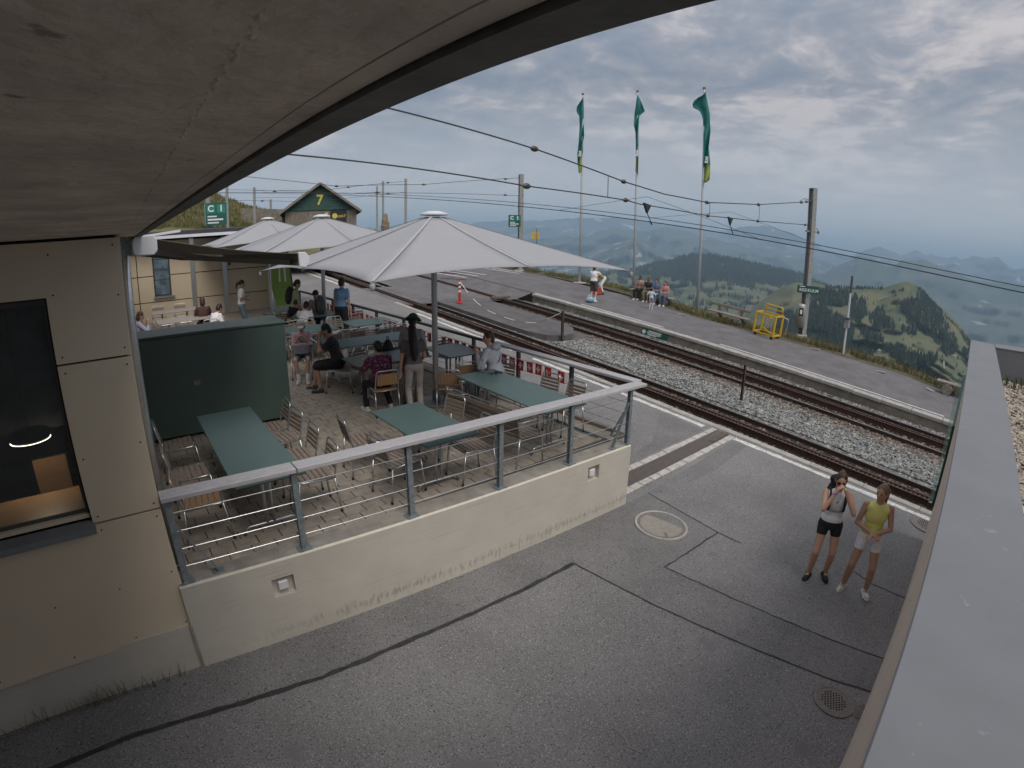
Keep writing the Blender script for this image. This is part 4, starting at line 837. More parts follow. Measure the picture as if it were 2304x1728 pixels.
while y < 15.9:
    tilt = rnd.uniform(-.25, .25); fx = xr(y) - .06; q = MB(); h = tz(y) + .76 + .012 * math.sin(y * 5); w_ = .16; sag = rnd.uniform(.0, .05)
    def fp(a, c): return (fx - .004 - sag * (1 - c / .21) * math.sin(a / w_ * 3), y + a + tilt * c * .3, h - c + SL * 0 + TS * a)
    us = rng(0, w_, 4); cs = rng(0, .20, 4)
    for c in cs:
        for a in us: q.v.append(fp(a, c))
    for j in range(4):
        for i in range(4): o_ = j * 5 + i; q.f.append((o_, o_ + 1, o_ + 6, o_ + 5)); q.m.append(0)
    fl = q.build('pennant', m_red, bu)
    q = MB()
    for (a0, a1, c0, c1) in ((.064, .096, .04, .16), (.028, .132, .084, .116)):
        o_ = len(q.v); q.v += [tuple(Vector(fp(a, c)) + Vector((-.004, 0, 0))) for a, c in ((a0, c0), (a1, c0), (a1, c1), (a0, c1))]; q.f.append((o_, o_ + 1, o_ + 2, o_ + 3)); q.m.append(0)
    sub(q, 'white_cross', m_lett, fl); y += .225 if k % 7 else .3; k += 1
# ------------------------------------------------------------------ umbrellas
def umbrella(c, label, H=3.33, half=2.4, ec=2.42, em=2.52):
    x, y = c; z0 = tz(y); t = thing('parasol', label, 'parasol', (x, y, z0), 0, 'white parasols over the terrace')
    MB().lathe([(.34, 0), (.34, .03), (.07, .05), (.07, .22), (.055, .24)], 20).build('base', m_steel, t)
    MB().lathe([(.052, .05), (.052, 2.75), (.03, 2.8), (.03, H - .05)], 16).build('pole', m_polem, t, smooth=True)
    dirs_ = []
    for k in range(8):
        a = R(45 * k); corner = k % 2 == 1; l = half * (math.sqrt(2) if corner else 1); dirs_.append(Vector((math.cos(a) * l, math.sin(a) * l, ec if corner else em)))
    ap = Vector((0, 0, H)); mb = MB(); nu, nv = 10, 8
    def P(k, u, v):
        A_, B_ = dirs_[k], dirs_[(k + 1) % 8]; e = A_.lerp(B_, v); s_ = 4 * v * (1 - v); e = e + Vector((-e.x * .035 * s_, -e.y * .035 * s_, .035 * s_))
        p = ap.lerp(e, u); p.z -= .012 * math.sin(math.pi * u) * s_ + .03 * math.sin(math.pi * u); p.z += .0; return p
    for k in range(8):
        o_ = len(mb.v)
        for i in range(nu + 1):
            for j in range(nv + 1): mb.v.append(tuple(P(k, .055 + .945 * i / nu, j / nv)))
        for i in range(nu):
            for j in range(nv): a = o_ + i * (nv + 1) + j; mb.f.append((a, a + nv + 1, a + nv + 2, a + 1)); mb.m.append(0)
    cn = mb.build('canopy', m_fab, t, smooth=True); so_ = cn.modifiers.new('thick', 'SOLIDIFY'); so_.thickness = .006; so_.offset = -1
    for k in range(8):
        pts = [P(k, .06 + .93 * i / 9, 0) for i in range(10)]; q = MB()
        for i, p in enumerate(pts): n = Vector((-dirs_[k].y, dirs_[k].x, 0)).normalized() * .022; q.v += [tuple(p + n + Vector((0, 0, .008))), tuple(p - n + Vector((0, 0, .008)))]
        for i in range(9): q.f.append((2 * i, 2 * i + 1, 2 * i + 3, 2 * i + 2)); q.m.append(0)
        o = q.build('seam', m_fabd, None); o.parent = cn
        MB().beam(pts[0] - Vector((0, 0, .06)), pts[-1] - Vector((0, 0, .03)), .025, .035).build('rib', m_alu, t)
        MB().beam((pts[4].x * .95, pts[4].y * .95, pts[4].z - .06), (dirs_[k].x * .02, dirs_[k].y * .02, 2.55), .02, .02).build('strut', m_alu, t)
    MB().lathe([(.13, H - .03), (.24, H - .02), (.23, H + .015), (.10, H + .05), (.0, H + .055)], 20).build('top_cap', m_cap, t, smooth=True)
    for k in (1, 3, 5, 7): d = dirs_[k]; MB().ell((d.x * .99, d.y * .99, d.z - .05), (.035, .035, .05)).build('corner_pocket', m_fab, t)
    return t
umbrella((5.15, 7.93), 'large white square parasol nearest the camera')
umbrella((5.5, 14.0), 'middle white square parasol, behind the nearest one')
umbrella((5.46, 19.1), 'farthest white square parasol near the pavilion')
# ------------------------------------------------------------------ green cabinet
cb = thing('green_cabinet', 'large dark green metal storage cabinet on the terrace', 'cabinet', (1.46, 9.0, tz(8.65)), R(-3))
MB().box(-1.20, 1.20, -.41, .41, .06, 1.60).build('body', m_box, cb, bevel=.006); MB().box(-1.22, 1.22, -.43, .43, 1.604, 1.645).build('lid', m_box, cb, bevel=.01)
for x in (-1.05, -.5, .5, 1.05): MB().cyl((x, -.33, 0), (x, -.33, .06), .03).build('caster', m_rub, cb)
MB().box(-.35, -.25, -.425, -.411, .82, .90).build('lock', m_iron, cb)
# ------------------------------------------------------------------ far pavilion wall
pv_ = thing('beige_pavilion', 'low beige panelled pavilion closing the far end of the terrace', 'building', (3, 20.6, tz(20.6)), 0, None, True)
zb = tz(20.5) - .3; YB = 20.5
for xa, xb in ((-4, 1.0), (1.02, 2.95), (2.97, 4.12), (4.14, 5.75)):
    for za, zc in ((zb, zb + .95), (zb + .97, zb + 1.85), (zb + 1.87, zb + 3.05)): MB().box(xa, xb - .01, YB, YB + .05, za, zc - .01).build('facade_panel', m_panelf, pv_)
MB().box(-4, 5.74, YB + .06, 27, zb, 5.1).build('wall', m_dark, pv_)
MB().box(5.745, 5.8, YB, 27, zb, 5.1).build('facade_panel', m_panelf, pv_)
for x in (2.95, 4.12): MB().box(x - .07, x + .09, YB - .06, YB - .001, zb, 4.95).build('pilaster', m_alu, pv_)
wn = MB().box(1.55, 2.15, YB - .02, YB - .002, zb + 1.15, zb + 2.75).build('window', m_roofd, pv_); sub(MB().box(1.60, 2.10, YB - .03, YB - .021, zb + 1.2, zb + 2.7), 'pane', mat('sky_glass', (.12, .17, .2), .08, var=.5, scale=3, spec=.9), wn)
for z in (.5, .85, 1.2): sub(MB().box(1.6, 2.1, YB - .034, YB - .031, zb + 1.2 + z, zb + 1.225 + z), 'glazing_bar', m_roofd, wn)
sub(MB().box(1.5, 2.25, YB - .08, YB - .003, zb + 1.08, zb + 1.14), 'sill', m_alu, wn)
MB().hexa([(-4, YB - .5, 5.02), (6.4, YB - .5, 5.02), (6.4, 27, 5.3), (-4, 27, 5.3)], [(-4, YB - .5, 5.22), (6.4, YB - .5, 5.22), (6.4, 27, 5.5), (-4, 27, 5.5)]).build('roof', m_roofd, pv_)
MB().beam((-4, YB - .57, 5.0), (6.0, YB - .57, 5.05), .1, .1).build('gutter', m_cap, pv_)
MB().box(4.3, 4.36, YB - .05, YB - .001, zb + 2.0, zb + 2.18).build('wall_lamp', m_roofd, pv_)
MB().hexa([(.9, 16.5, 4.95), (2.1, 16.5, 5.06), (2.1, 18.5, 5.1), (.9, 18.5, 4.98)], [(.9, 16.5, 5.02), (2.1, 16.5, 5.13), (2.1, 18.5, 5.17), (.9, 18.5, 5.05)]).build('canopy', m_cap, pv_)
gp = thing('green_banner', 'lime green banner panel with white fork and knife symbol at the pavilion corner', 'banner', (5.75, 20.0, tz(20)), R(-22))
MB().hexa([(.15, -.03, .1), (.85, -.03, .1), (.85, .03, .1), (.15, .03, .1)], [(-.25, -.03, 2.3), (.62, -.03, 2.3), (.62, .03, 2.3), (-.25, .03, 2.3)]).build('panel', m_lime, gp); MB().beam((.88, 0, .1), (.65, 0, 2.3), .06, .06).build('edge_post', m_darkrail, gp)
for i, x in enumerate((.28, .34, .40)): MB().box(x - .014, x + .014, -.05, -.035, 1.5, 1.75).build('symbol_tine', m_lett, gp)
MB().box(.31, .37, -.05, -.0349, 1.0, 1.499).build('symbol_handle', m_lett, gp); MB().hexa([(.52, -.05, 1.0), (.58, -.05, 1.0), (.58, -.035, 1.0), (.52, -.035, 1.0)], [(.47, -.05, 1.75), (.56, -.05, 1.75), (.56, -.035, 1.75), (.47, -.035, 1.75)]).build('symbol_knife', m_lett, gp)
# ================================================================== ANNEX with parapet (right)
an = thing('annex_building', 'low annex with grey metal parapet, rendered wall and gravel roof', 'building', (0, -.08, 0), R(2.4))
X0, X1, PT = .26, 9.72, 3.50
mb = MB(); mb.box(X0, X1 - .02, -6, -.004, -1.2, PT - .62); mb.box(X0, X1 - .02, -.30, -.0041, PT - .62, PT - .13); mb.build('wall', m_annex, an)
MB().box(X0, X1 - .01, -.31, .008, PT - .129, PT - .03).build('flashing', m_steel, an)
mb = MB(); mb.hexa([(X0, -.33, PT - .03), (X1, -.33, PT - .03), (X1, .022, PT - .03), (X0, .022, PT - .03)], [(X0, -.33, PT - .012), (X1, -.33, PT - .012), (X1, .022, PT), (X0, .022, PT)]); mb.build('parapet_cap', m_parap, an, bevel=.004)
mb = MB(); mb.hexa([(X1 - .36, -6, PT - .03), (X1 + .002, -6, PT - .03), (X1 + .002, -.332, PT - .03), (X1 - .36, -.332, PT - .03)], [(X1 - .36, -6, PT - .012), (X1 + .002, -6, PT), (X1 + .002, -.332, PT), (X1 - .36, -.332, PT - .012)]); mb.build('parapet_cap', m_parap, an, bevel=.004)
for k in range(5): ya = -.34 - k * 1.1; MB().box(X1 - .35, X1 - .04, ya - 1.09, ya, PT - .6, PT - .031).build('parapet_panel', m_parap, an)
for k in range(9): xa = X0 + k * 1.05; MB().box(xa, xa + 1.04, -.329, -.301, PT - .55, PT - .031).build('parapet_panel', m_parap, an)
MB().box(X0, X1 - .37, -6, -.332, PT - .60, PT - .50).build('roof_membrane', m_roofm, an)
go = stones('roof_gravel', [(4.5, X1 - .38, -3.4, -.34, 900, lambda x, y: PT - .49), (2.0, 4.5, -2.2, -.34, 700, lambda x, y: PT - .49)], m_gravel, an, size=(.018, .04), seed=9)
def pgv(r_):
    x = r_.uniform(8.7, 9.3); y = r_.uniform(-1.6, -.4); c, s_ = math.cos(R(2.4)), math.sin(R(2.4)); return (x * c - y * s_, -.08 + x * s_ + y * c, PT - .47)
grass('roof_plants', 160, pgv, (.04, .16), 27, m_ggrn, 'green stonecrop plants growing on the annex roof gravel', .008)
gs = thing('glass_screen', 'green tinted glass screen in a dark frame at the end of the annex', 'glass screen', (9.2, .36, gz(.3)), R(2.4))
MB().box(-.03, .02, -.10, -.02, .85, 2.2).build('frame', m_dkgreen, gs); MB().box(-.02, .012, -.019, .04, .9, 2.95).build('pane', m_gglass, gs); MB().box(-.03, .02, -.08, -.02, 2.205, 3.0).build('frame', mat('pale_teal_frame', (.25, .42, .40), .3), gs)
# ================================================================== FURNITURE
def bend(pts, r=.05, n=4):          # rounds the corners of a path
    pts = [Vector(p) for p in pts]; out = [pts[0]]
    for a, b, c in zip(pts[:-2], pts[1:-1], pts[2:]):
        d0 = (a - b).normalized(); d1 = (c - b).normalized(); q = min(r, (a - b).length * .45, (c - b).length * .45)
        for i in range(n + 1):
            t = i / n; p0 = b + d0 * q; p1 = b + d1 * q; out.append(p0.lerp(b, t).lerp(b.lerp(p1, t), t))
    out.append(pts[-1]); return out
def make_chair(wood, board):
    t = thing('terrace_chair', None, 'chair', (0, 0, 0)); r_ = .0115
    mb = MB(); mb.tube(bend([(-.205, -.215, .44), (-.20, -.235, .55), (-.19, -.285, .80), (.19, -.285, .80), (.20, -.235, .55), (.205, -.215, .44)], .06), r_, 8); mb.build('back_frame', m_alu, t, smooth=True)
    mb = MB(); mb.tube(bend([(-.205, -.20, .435), (-.205, .205, .435), (.205, .205, .435), (.205, -.20, .435)], .05), r_, 8); mb.tube([(-.2, -.2, .432), (.2, -.2, .432)], .009, 6); mb.build('seat_frame', m_alu, t, smooth=True)
    for sx_ in (-1, 1):
        for (ya, yb) in ((.20, .235), (-.215, -.275)):
            lg = MB().tube([(sx_ * .205, ya, .435), (sx_ * .21, yb, .012)], r_, 8).build('leg', m_alu, t, smooth=True)
            MB().cyl((sx_ * .21, yb, 0), (sx_ * .21, yb, .03), .016, .015, 8).build('foot_cap', m_rub, lg)
    for i in range(6): y = -.175 + i * .066; MB().box(-.195, .195, y - .027, y + .027, .440, .456).build('seat_slat', wood, t)
    if board:
        MB().hexa([(-.175, -.262, .55), (.175, -.262, .55), (.175, -.242, .55), (-.175, -.242, .55)], [(-.175, -.292, .745), (.175, -.292, .745), (.175, -.272, .745), (-.175, -.272, .745)]).build('back_board', wood, t)
        for x in (-.12, .12): MB().beam((x, -.268, .54), (x, -.298, .755), .012, .008).build('back_strap', m_alu, t)
    else:
        for i in range(4):
            z = .55 + i * .055; y = -.235 - (z - .55) * .2 - .006; MB().box(-.188, .188, y - .008, y + .008, z - .02, z + .02).build('back_slat', wood, t)
    return t
protos = {}
def chair(x, y, az, label, kind='slat', wood=None, group='slatted chairs on the terrace'):
    key = (kind, wood.name if wood else '')
    if key not in protos: t = make_chair(wood or m_woodg, kind == 'board'); protos[key] = t
    else: t = copy_tree(protos[key])
    t.location = (x, y, tz(y)); t.rotation_euler = (math.atan(TS) * .9, 0, -R(az)); tag(t, label, 'chair', group); return t
tproto = {}
def table(x, y, lx, ly, label, m=m_green):
    t = thing('terrace_table', label, 'table', (x, y, tz(y)), 0, 'green tables on the terrace'); t.rotation_euler = (math.atan(TS), 0, rnd.uniform(-.02, .02))
    MB().box(-lx / 2, lx / 2, -ly / 2, ly / 2, .722, .744).build('table_top', m, t, bevel=.03 if 0 else .006)
    along_y = ly > lx; L_ = max(lx, ly); q = L_ / 2 - .32; wv = min(lx, ly) / 2 - .1
    def S(a, b, z): return (b, a, z) if along_y else (a, b, z)
    for s_ in (-1, 1):
        o = MB().tube([S(s_ * q, -.04, .715), S(s_ * q, -.04, .10)], .02, 8).tube([S(s_ * q, .04, .715), S(s_ * q, .04, .10)], .02, 8).build('pedestal', m_alu, t, smooth=True)
        f_ = MB().tube(bend([S(s_ * q, -wv - .03, .012), S(s_ * q, -wv, .10), S(s_ * q, wv, .10), S(s_ * q, wv + .03, .012)], .05), .0165, 8).build('foot', m_alu, None, smooth=True); f_.parent = o
        f_ = MB().tube([S(s_ * q, -wv, .71), S(s_ * q, wv, .71)], .014, 6).build('crossbar', m_alu, None); f_.parent = o
    MB().tube([S(-q, 0, .69), S(q, 0, .69)], .016, 8).build('stretcher', m_alu, t); return t
table(1.27, 6.24, .76, 2.36, 'long green table beside the bistro wall, nearest the cabinet')
table(3.39, 5.60, .74, 1.40, 'short green table in the middle behind the front railing')
table(5.33, 5.98, .80, 2.15, 'long green table at the corner with the bottle and phone on it')
table(5.95, 8.55, .80, .95, 'square green table behind the nearest parasol pole')
table(4.60, 8.75, 1.5, .75, 'green table in front of the person in the purple blouse')
table(5.0, 10.25, 2.4, .76, 'long green table where the person in the black shirt sits')
table(4.35, 12.1, 1.2, .8, 'green table behind the person in the white cap')
table(5.1, 13.9, 1.3, .8, 'green table where the far group leans over')
table(5.9, 12.1, 1.2, .8, 'green table by the side railing behind the empty chairs')
table(1.9, 15.6, 1.5, .8, 'pale weathered table behind the green cabinet', mat('weathered_table', (.30, .26, .23), .7, var=.1, stretch=(1, 14, 1), scale=6))
table(1.85, 17.4, 1.4, .7, 'second weathered table in front of the pavilion wall', _mats['weathered_table'])
# table beside the bistro wall
for y, l in ((7.25, 'chair right of the long bistro table, nearest the cabinet'), (6.78, 'second chair from the cabinet, right of the long bistro table'), (6.16, 'third chair from the cabinet, right of the long bistro table'), (5.55, 'chair right of the long bistro table, half under the handrail')): chair(1.84 + rnd.uniform(-.03, .03), y, 270 + rnd.uniform(-6, 6), 'slatted ' + l)
for x, y, l in ((.62, 7.32, 'chair left of the long bistro table, nearest the cabinet'), (.62, 6.35, 'middle chair left of the long bistro table')): chair(x, y, 92, 'slatted ' + l)
chair(.62, 5.62, 97, 'slatted chair with light wooden seat at the left end of the front railing', 'slat', m_wood)
# short middle table
chair(2.86, 6.15, 98, 'slatted chair left of the short middle table, farther from the railing'); chair(2.92, 5.38, 84, 'slatted chair left of the short middle table, next to the railing')
chair(3.98, 6.05, 262, 'slatted chair right of the short middle table, farther from the railing'); chair(3.86, 5.2, 275, 'slatted chair right of the short middle table, next to the railing')
# corner table
chair(5.98, 6.15, 268, 'slatted chair between the corner table and the side railing'); chair(6.0, 5.6, 272, 'slatted chair at the corner of the terrace, right of the corner table')
bn = thing('slatted_bench', 'wooden bench with tall board back along the corner table', 'bench', (4.70, 5.72, tz(5.72)), R(-90))
for i in range(5): y = -.17 + i * .082; MB().box(-.80, .80, y - .034, y + .034, .43, .45).build('seat_slat', m_woodg, bn)
for i in range(4): z = .52 + i * .075; MB().box(-.80, .80, -.245 - (z - .5) * .2, -.225 - (z - .5) * .2, z - .034, z + .034).build('back_slat', m_woodg, bn)
for s_ in (-1, 1): MB().tube(bend([(s_ * .78, .22, 0), (s_ * .78, .20, .43), (s_ * .78, -.20, .43), (s_ * .78, -.29, .83)], .05), .012, 8).tube([(s_ * .78, -.21, .43), (s_ * .78, -.27, 0)], .012, 8).tube(bend([(s_ * .78, -.24, .64), (s_ * .78, .12, .64), (s_ * .78, .16, .43)], .05), .012, 8).build('side_frame', m_alu, bn, smooth=True)
MB().tube([(-.78, -.285, .82), (.78, -.285, .82)], .012, 8).build('top_rail', m_alu, bn)
# behind the first parasol
chair(5.55, 7.75, 12, 'board backed chair left of the square table, seen from behind', 'board', m_wood); chair(6.12, 7.82, -14, 'board backed chair next to the bunting, right of the parasol pole', 'board', m_wood)
chair(5.12, 7.45, 38, 'board backed chair half hidden by the nearest parasol pole', 'board', m_wood); chair(6.28, 9.15, 182, 'slatted chair facing the camera behind the square table')
chair(4.12, 8.02, 10, 'bright wooden chair under the person in the purple blouse', 'board', m_woodo)
chair(3.95, 9.52, 300, 'chair under the person in the black shirt', 'board', m_woodg); chair(4.42, 9.30, 176, 'slatted chair facing the camera at the purple blouse table')
chair(5.02, 9.38, 186, 'slatted chair carrying the black rucksack'); chair(5.25, 9.62, 5, 'board backed chair behind the rucksack', 'board', m_woodg)
for x, y, a, l in ((4.9, 11.0, 180, 'slatted chair on the far side of the black shirt table, left'), (5.45, 11.0, 184, 'slatted chair on the far side of the black shirt table, middle'), (6.0, 10.95, 175, 'slatted chair on the far side of the black shirt table, right'),
                   (4.55, 11.4, 0, 'board backed chair left before the back tables'), (5.15, 11.45, 0, 'board backed chair second from the left before the back tables'), (5.75, 11.3, 4, 'board backed chair before the railing side back table'), (6.2, 11.4, -4, 'board backed chair closest to the bunting before the back tables'),
                   (3.62, 12.2, 90, 'slatted chair left of the table behind the white cap'), (4.1, 12.75, 180, 'slatted chair facing the camera behind the white cap, left'), (4.65, 12.8, 180, 'slatted chair facing the camera behind the white cap, right'),
                   (5.35, 12.75, 184, 'slatted chair facing the camera left of the blue shirt'), (5.95, 12.8, 178, 'slatted chair facing the camera right of the blue shirt'), (6.3, 13.6, 200, 'slatted chair against the railing behind the blue shirt'),
                   (1.35, 14.9, 0, 'slatted chair left before the pale table'), (1.85, 14.95, 3, 'slatted chair middle before the pale table'), (2.45, 14.9, -4, 'slatted chair under the person in the white sweater'),
                   (1.45, 18.2, 180, 'slatted chair at the pavilion wall, left'), (2.15, 18.2, 182, 'slatted chair at the pavilion wall, right'), (5.0, 14.6, 178, 'slatted chair at the far group table, back'), (4.45, 13.3, 20, 'slatted chair at the far group table, front')):
    chair(x, y, a, l, 'board' if 'board' in l else 'slat', m_woodg)
chair(3.66, 10.75, 205, 'slatted chair under the person in the white cap'); chair(5.95, 7.2, 262, 'slatted chair under the person in the hooded shirt'); chair(.5, 14.4, 88, 'slatted chair under the person by the left wall')
chair(2.45, 15.7, 200, 'slatted chair under the person in the brown top'); chair(4.5, 14.35, 170, 'slatted chair under the person in the dark vest'); chair(5.55, 14.7, 215, 'slatted chair under the long haired person at the back')
# things on tables and chairs
def z_table(y): return tz(y) + .745
bt = thing('water_bottle', 'clear plastic water bottle on the corner table', 'bottle', (5.42, 6.92, z_table(6.92)))
MB().lathe([(.028, 0), (.033, .01), (.033, .13), (.026, .16), (.013, .19), (.013, .205)], 14).build('body', m_glass, bt, smooth=True); MB().lathe([(.015, .205), (.015, .225)], 10).build('cap', mat('blue_cap', (.05, .1, .35), .5), bt)
ph = thing('phone', 'black phone lying on the corner table', 'phone', (5.66, 6.80, z_table(6.8)), R(35)); MB().box(-.038, .038, -.075, .075, 0, .009).build('case', m_rub, ph, bevel=.003); MB().box(-.034, .034, -.070, .070, .0092, .0098).build('screen', m_dark, ph)
sgs = thing('sunglasses', 'dark sunglasses lying by the bottle on the corner table', 'sunglasses', (5.52, 6.74, z_table(6.74)), R(-20))
for s_ in (-1, 1): MB().ell((s_ * .035, 0, .015), (.028, .006, .018)).build('lens', m_rub, sgs); MB().tube([(s_ * .065, 0, .02), (s_ * .065, .11, .012)], .003, 5).build('temple', m_rub, sgs)
MB().tube([(-.012, 0, .022), (.012, 0, .022)], .003, 5).build('bridge', m_rub, sgs)
def rucksack(loc, rz, label, m, s_=1.0, name='rucksack'):
    t = thing(name, label, 'rucksack', loc, rz)
    MB().ell((0, 0, .22 * s_), (.15 * s_, .10 * s_, .24 * s_), None, 16, 10).build('body', m, t, smooth=True); MB().ell((0, -.085 * s_, .15 * s_), (.10 * s_, .05 * s_, .11 * s_), None, 12, 8).build('pocket', m, t, smooth=True)
    for x in (-.07, .07): MB().tube(bend([(x * s_, .07 * s_, .40 * s_), (x * s_, .15 * s_, .30 * s_), (x * s_, .09 * s_, .05 * s_)], .08), .016 * s_, 6).build('strap', m_rub, t)
    MB().tube(bend([(-.04 * s_, 0, .45 * s_), (-.03 * s_, 0, .51 * s_), (.03 * s_, 0, .51 * s_), (.04 * s_, 0, .45 * s_)], .03), .008, 6).build('handle', m_rub, t); return t
m_bagk = mat('black_nylon', (.016, .016, .018), .8, var=.3, scale=12); m_bagg = mat('grey_nylon', (.06, .065, .07), .8, var=.3, scale=12)
rucksack((4.95, 9.33, tz(9.33) + .46), R(30), 'black rucksack standing on a chair beside the purple blouse', m_bagk)
rucksack((5.3, 13.75, z_table(13.75)), R(20), 'dark grey rucksack on the far group table', m_bagg, 1.0)
tb = thing('menu_card', 'white folded menu card lying on the black shirt table', 'menu', (3.98, 9.98, z_table(9.98)), R(35)); MB().box(-.12, .12, -.06, .06, 0, .004).build('page', m_lett, tb); MB().hexa([(-.12, .06, .004), (.12, .06, .004), (.12, .064, .004), (-.12, .064, .004)], [(-.12, .0, .1), (.12, .0, .1), (.12, .004, .1), (-.12, .004, .1)]).build('page', m_lett, tb)
# ================================================================== STATION OBJECTS
# flags
def flag(c, h, label, seed, wind):
    x, y = c; t = thing('flagpole', label, 'flag', (x, y, gz(y)), 0, 'flagpoles on the far platform')
    MB().lathe([(.40, 0), (.40, .05), (.12, .07), (.085, .12)], 18).build('footing', m_cop, t); MB().lathe([(.075, .1), (.07, h * .5), (.045, h - .1), (.045, h)], 14).build('pole', m_pole, t, smooth=True)
    MB().lathe([(.05, h), (.075, h + .02), (.075, h + .10), (.03, h + .13)], 12).build('pole_cap', m_iron, t); MB().tube([(.09, 0, h - .1), (.10, 0, 1.2)], .006, 4).build('halyard', m_cop, t); MB().box(.06, .12, -.03, .03, 1.15, 1.3).build('cleat', m_steel, t)
    fh = 4.4; n = 30; k = 10; rr_ = random.Random(seed); mb = MB(); toc = Vector((-x, -y, 0)).normalized(); A_ = Vector((-toc.y, toc.x, 0)); B_ = toc
    prof = wind
    def P(u, v):
        lf = interp([(q[0], q[1]) for q in prof], v); rt = interp([(q[0], q[2]) for q in prof], v)
        p = A_ * (lf + (rt - lf) * u) + B_ * (.12 + .14 * math.sin(u * 7 + v * 11 + seed) * (.4 + .6 * v) + .06 * math.sin(v * 25 + seed + u * 2)); p.z = h - .15 - fh * v - .12 * math.sin(u * 3.1 + seed) * v - (.25 * abs(u - .9) if v < .25 else .25 * abs(u - .9) * max(0, 1 - (v - .25) * 4)); return p
    for i in range(n + 1):
        for j in range(k + 1): mb.v.append(tuple(P(j / k, i / n)))
    for i in range(n):
        for j in range(k): a = i * (k + 1) + j; mb.f.append((a, a + 1, a + k + 2, a + k + 1)); mb.m.append(1 if i > n * .86 - 2 * math.sin(j / k * 3) else 0)
    fl = mb.build('flag', [m_flag, m_flagl], t, smooth=True); so_ = fl.modifiers.new('thick', 'SOLIDIFY'); so_.thickness = .006; so_.offset = 0
    p = P(.5, .76); M_ = wall_text_M(p + toc * .16, (0, 0, 1), -A_)
    o = text('Rigi', .22, m_lett, None, M_, 'lettering', .002, .01); o.parent = fl
    return t
F1 = [(0, -.08, .02), (.08, -.34, .04), (.15, -.37, .05), (.2, -.2, .05), (.34, -.17, .06), (.55, -.2, .10), (.62, -.22, .02), (.74, -.28, .03), (.85, -.26, .03), (1, -.18, .0)]
F2 = [(0, -.05, .04), (.1, -.1, .22), (.2, -.16, .40), (.27, -.17, .1), (.38, -.2, .07), (.48, -.1, .06), (.75, -.06, .08), (1, -.07, .08)]
F3 = [(0, -.06, .06), (.04, -.42, .09), (.09, -.58, .14), (.13, -.55, .17), (.17, -.2, .2), (.25, -.06, .27), (.45, -.02, .31), (.65, .0, .24), (.8, -.01, .32), (.9, .0, .34), (1, .02, .31)]
flag((23.66, 21.13), 11.0, 'left flagpole with a narrow teal flag behind the parasol edge', 1, F1); flag((24.3, 17.75), 11.1, 'middle flagpole with a teal flag folded to the right', 4, F2); flag((23.87, 13.42), 11.0, 'right flagpole with a long curled teal flag', 7, F3)
# catenary masts
def mast(c, h, label, w_=.26):
    x, y = c; t = thing('catenary_mast', label, 'mast', (x, y, gz(y)), R(-25), 'overhead line masts')
    for s_ in (-1, 1): MB().box(-w_ / 2, w_ / 2, s_ * w_ / 2 - .012, s_ * w_ / 2 + .012, -.2, h).build('flange', m_mast, t)
    MB().box(-.01, .01, -w_ / 2 + .013, w_ / 2 - .013, -.2, h).build('web', m_mast, t); MB().box(-w_ / 2 - .01, w_ / 2 + .01, -w_ / 2 - .02, w_ / 2 + .02, h, h + .02).build('top_plate', m_mast, t)
    MB().lathe([(.35, -.1), (.35, .06), (.3, .1)], 4).build('footing', m_cop, t); return t
mA = mast((25.0, 8.25), 6.75, 'tall grey overhead line mast with the green station sign')
mB = mast((23.15, 25.73), 6.1, 'overhead line mast behind the nearest parasol')
for q, hh, lb in (((25.1, 43.3), 5.8, 'overhead line mast right of the wooden shed, nearest'), ((27.9, 53.0), 5.7, 'overhead line mast right of the wooden shed, middle'), ((30.5, 59.5), 5.2, 'overhead line mast right of the wooden shed, farthest'), ((5.3, 29.8), 6.3, 'mast with the white and green platform sign'), ((10.2, 48.2), 5.0, 'thin dark mast before the grassy mound'), ((14.4, 55.0), 4.9, 'dark mast left of the wooden shed'), ((17.4, 59.5), 3.6, 'small dark mast beside the grey retaining wall')): mast(q, hh, lb, .22)
for zz_, s_ in ((4.9, 1), (6.15, -1)): MB().tube([(.0, 0, zz_), (.45 * s_, .1, zz_ + .12), (.62 * s_, .12, zz_)], .02, 6).ell((.62 * s_, .12, zz_ - .06), (.07, .07, .09)).build('lamp_arm', m_mast, mA)
MB().box(-.32, .32, -.06, .06, 4.78, 4.86).build('crossarm', m_mast, mA)
# station name sign and bin on the mast
def to_cam(x, y): d = Vector((-x, -y, 0)).normalized(); return d, Vector((-d.y, d.x, 0))
sg = thing('station_sign', 'green station name sign hung on the tall mast', 'sign', (24.8, 8.1, gz(8.25) + 2.2)); d_, r_ = to_cam(24.8, 8.1)
def plate(t, c, w_, h_, m, name='panel', th=.03, dd=d_, rr_=r_):
    c = Vector(c); q = [c + rr_ * a + Vector((0, 0, b)) for a, b in ((-w_ / 2, -h_ / 2), (w_ / 2, -h_ / 2), (w_ / 2, h_ / 2), (-w_ / 2, h_ / 2))]
    return MB().add([p - dd * th / 2 for p in q] + [p + dd * th / 2 for p in q], [(0, 3, 2, 1), (4, 5, 6, 7), (0, 1, 5, 4), (1, 2, 6, 5), (2, 3, 7, 6), (3, 0, 4, 7)]).build(name, m, t)
plate(sg, (0, 0, 0), 1.02, .34, m_sgn); text('RIGI', .19, m_lett, sg, wall_text_M(d_ * .025 - r_ * .24 + Vector((0, 0, -.04)), r_), bold=.004); text('KULM', .19, m_lett, sg, wall_text_M(d_ * .025 + r_ * .22 + Vector((0, 0, -.04)), r_), bold=.004); plate(sg, d_ * .017 - r_ * .28 + Vector((0, 0, .12)), .25, .035, m_lett, 'print_line', .006, d_, r_)
bi = thing('litter_bin', 'silver rounded litter bin with dark opening hung on the tall mast', 'bin', (24.74, 8.32, gz(8.25) + .45)); d_, r_ = to_cam(24.74, 8.32)
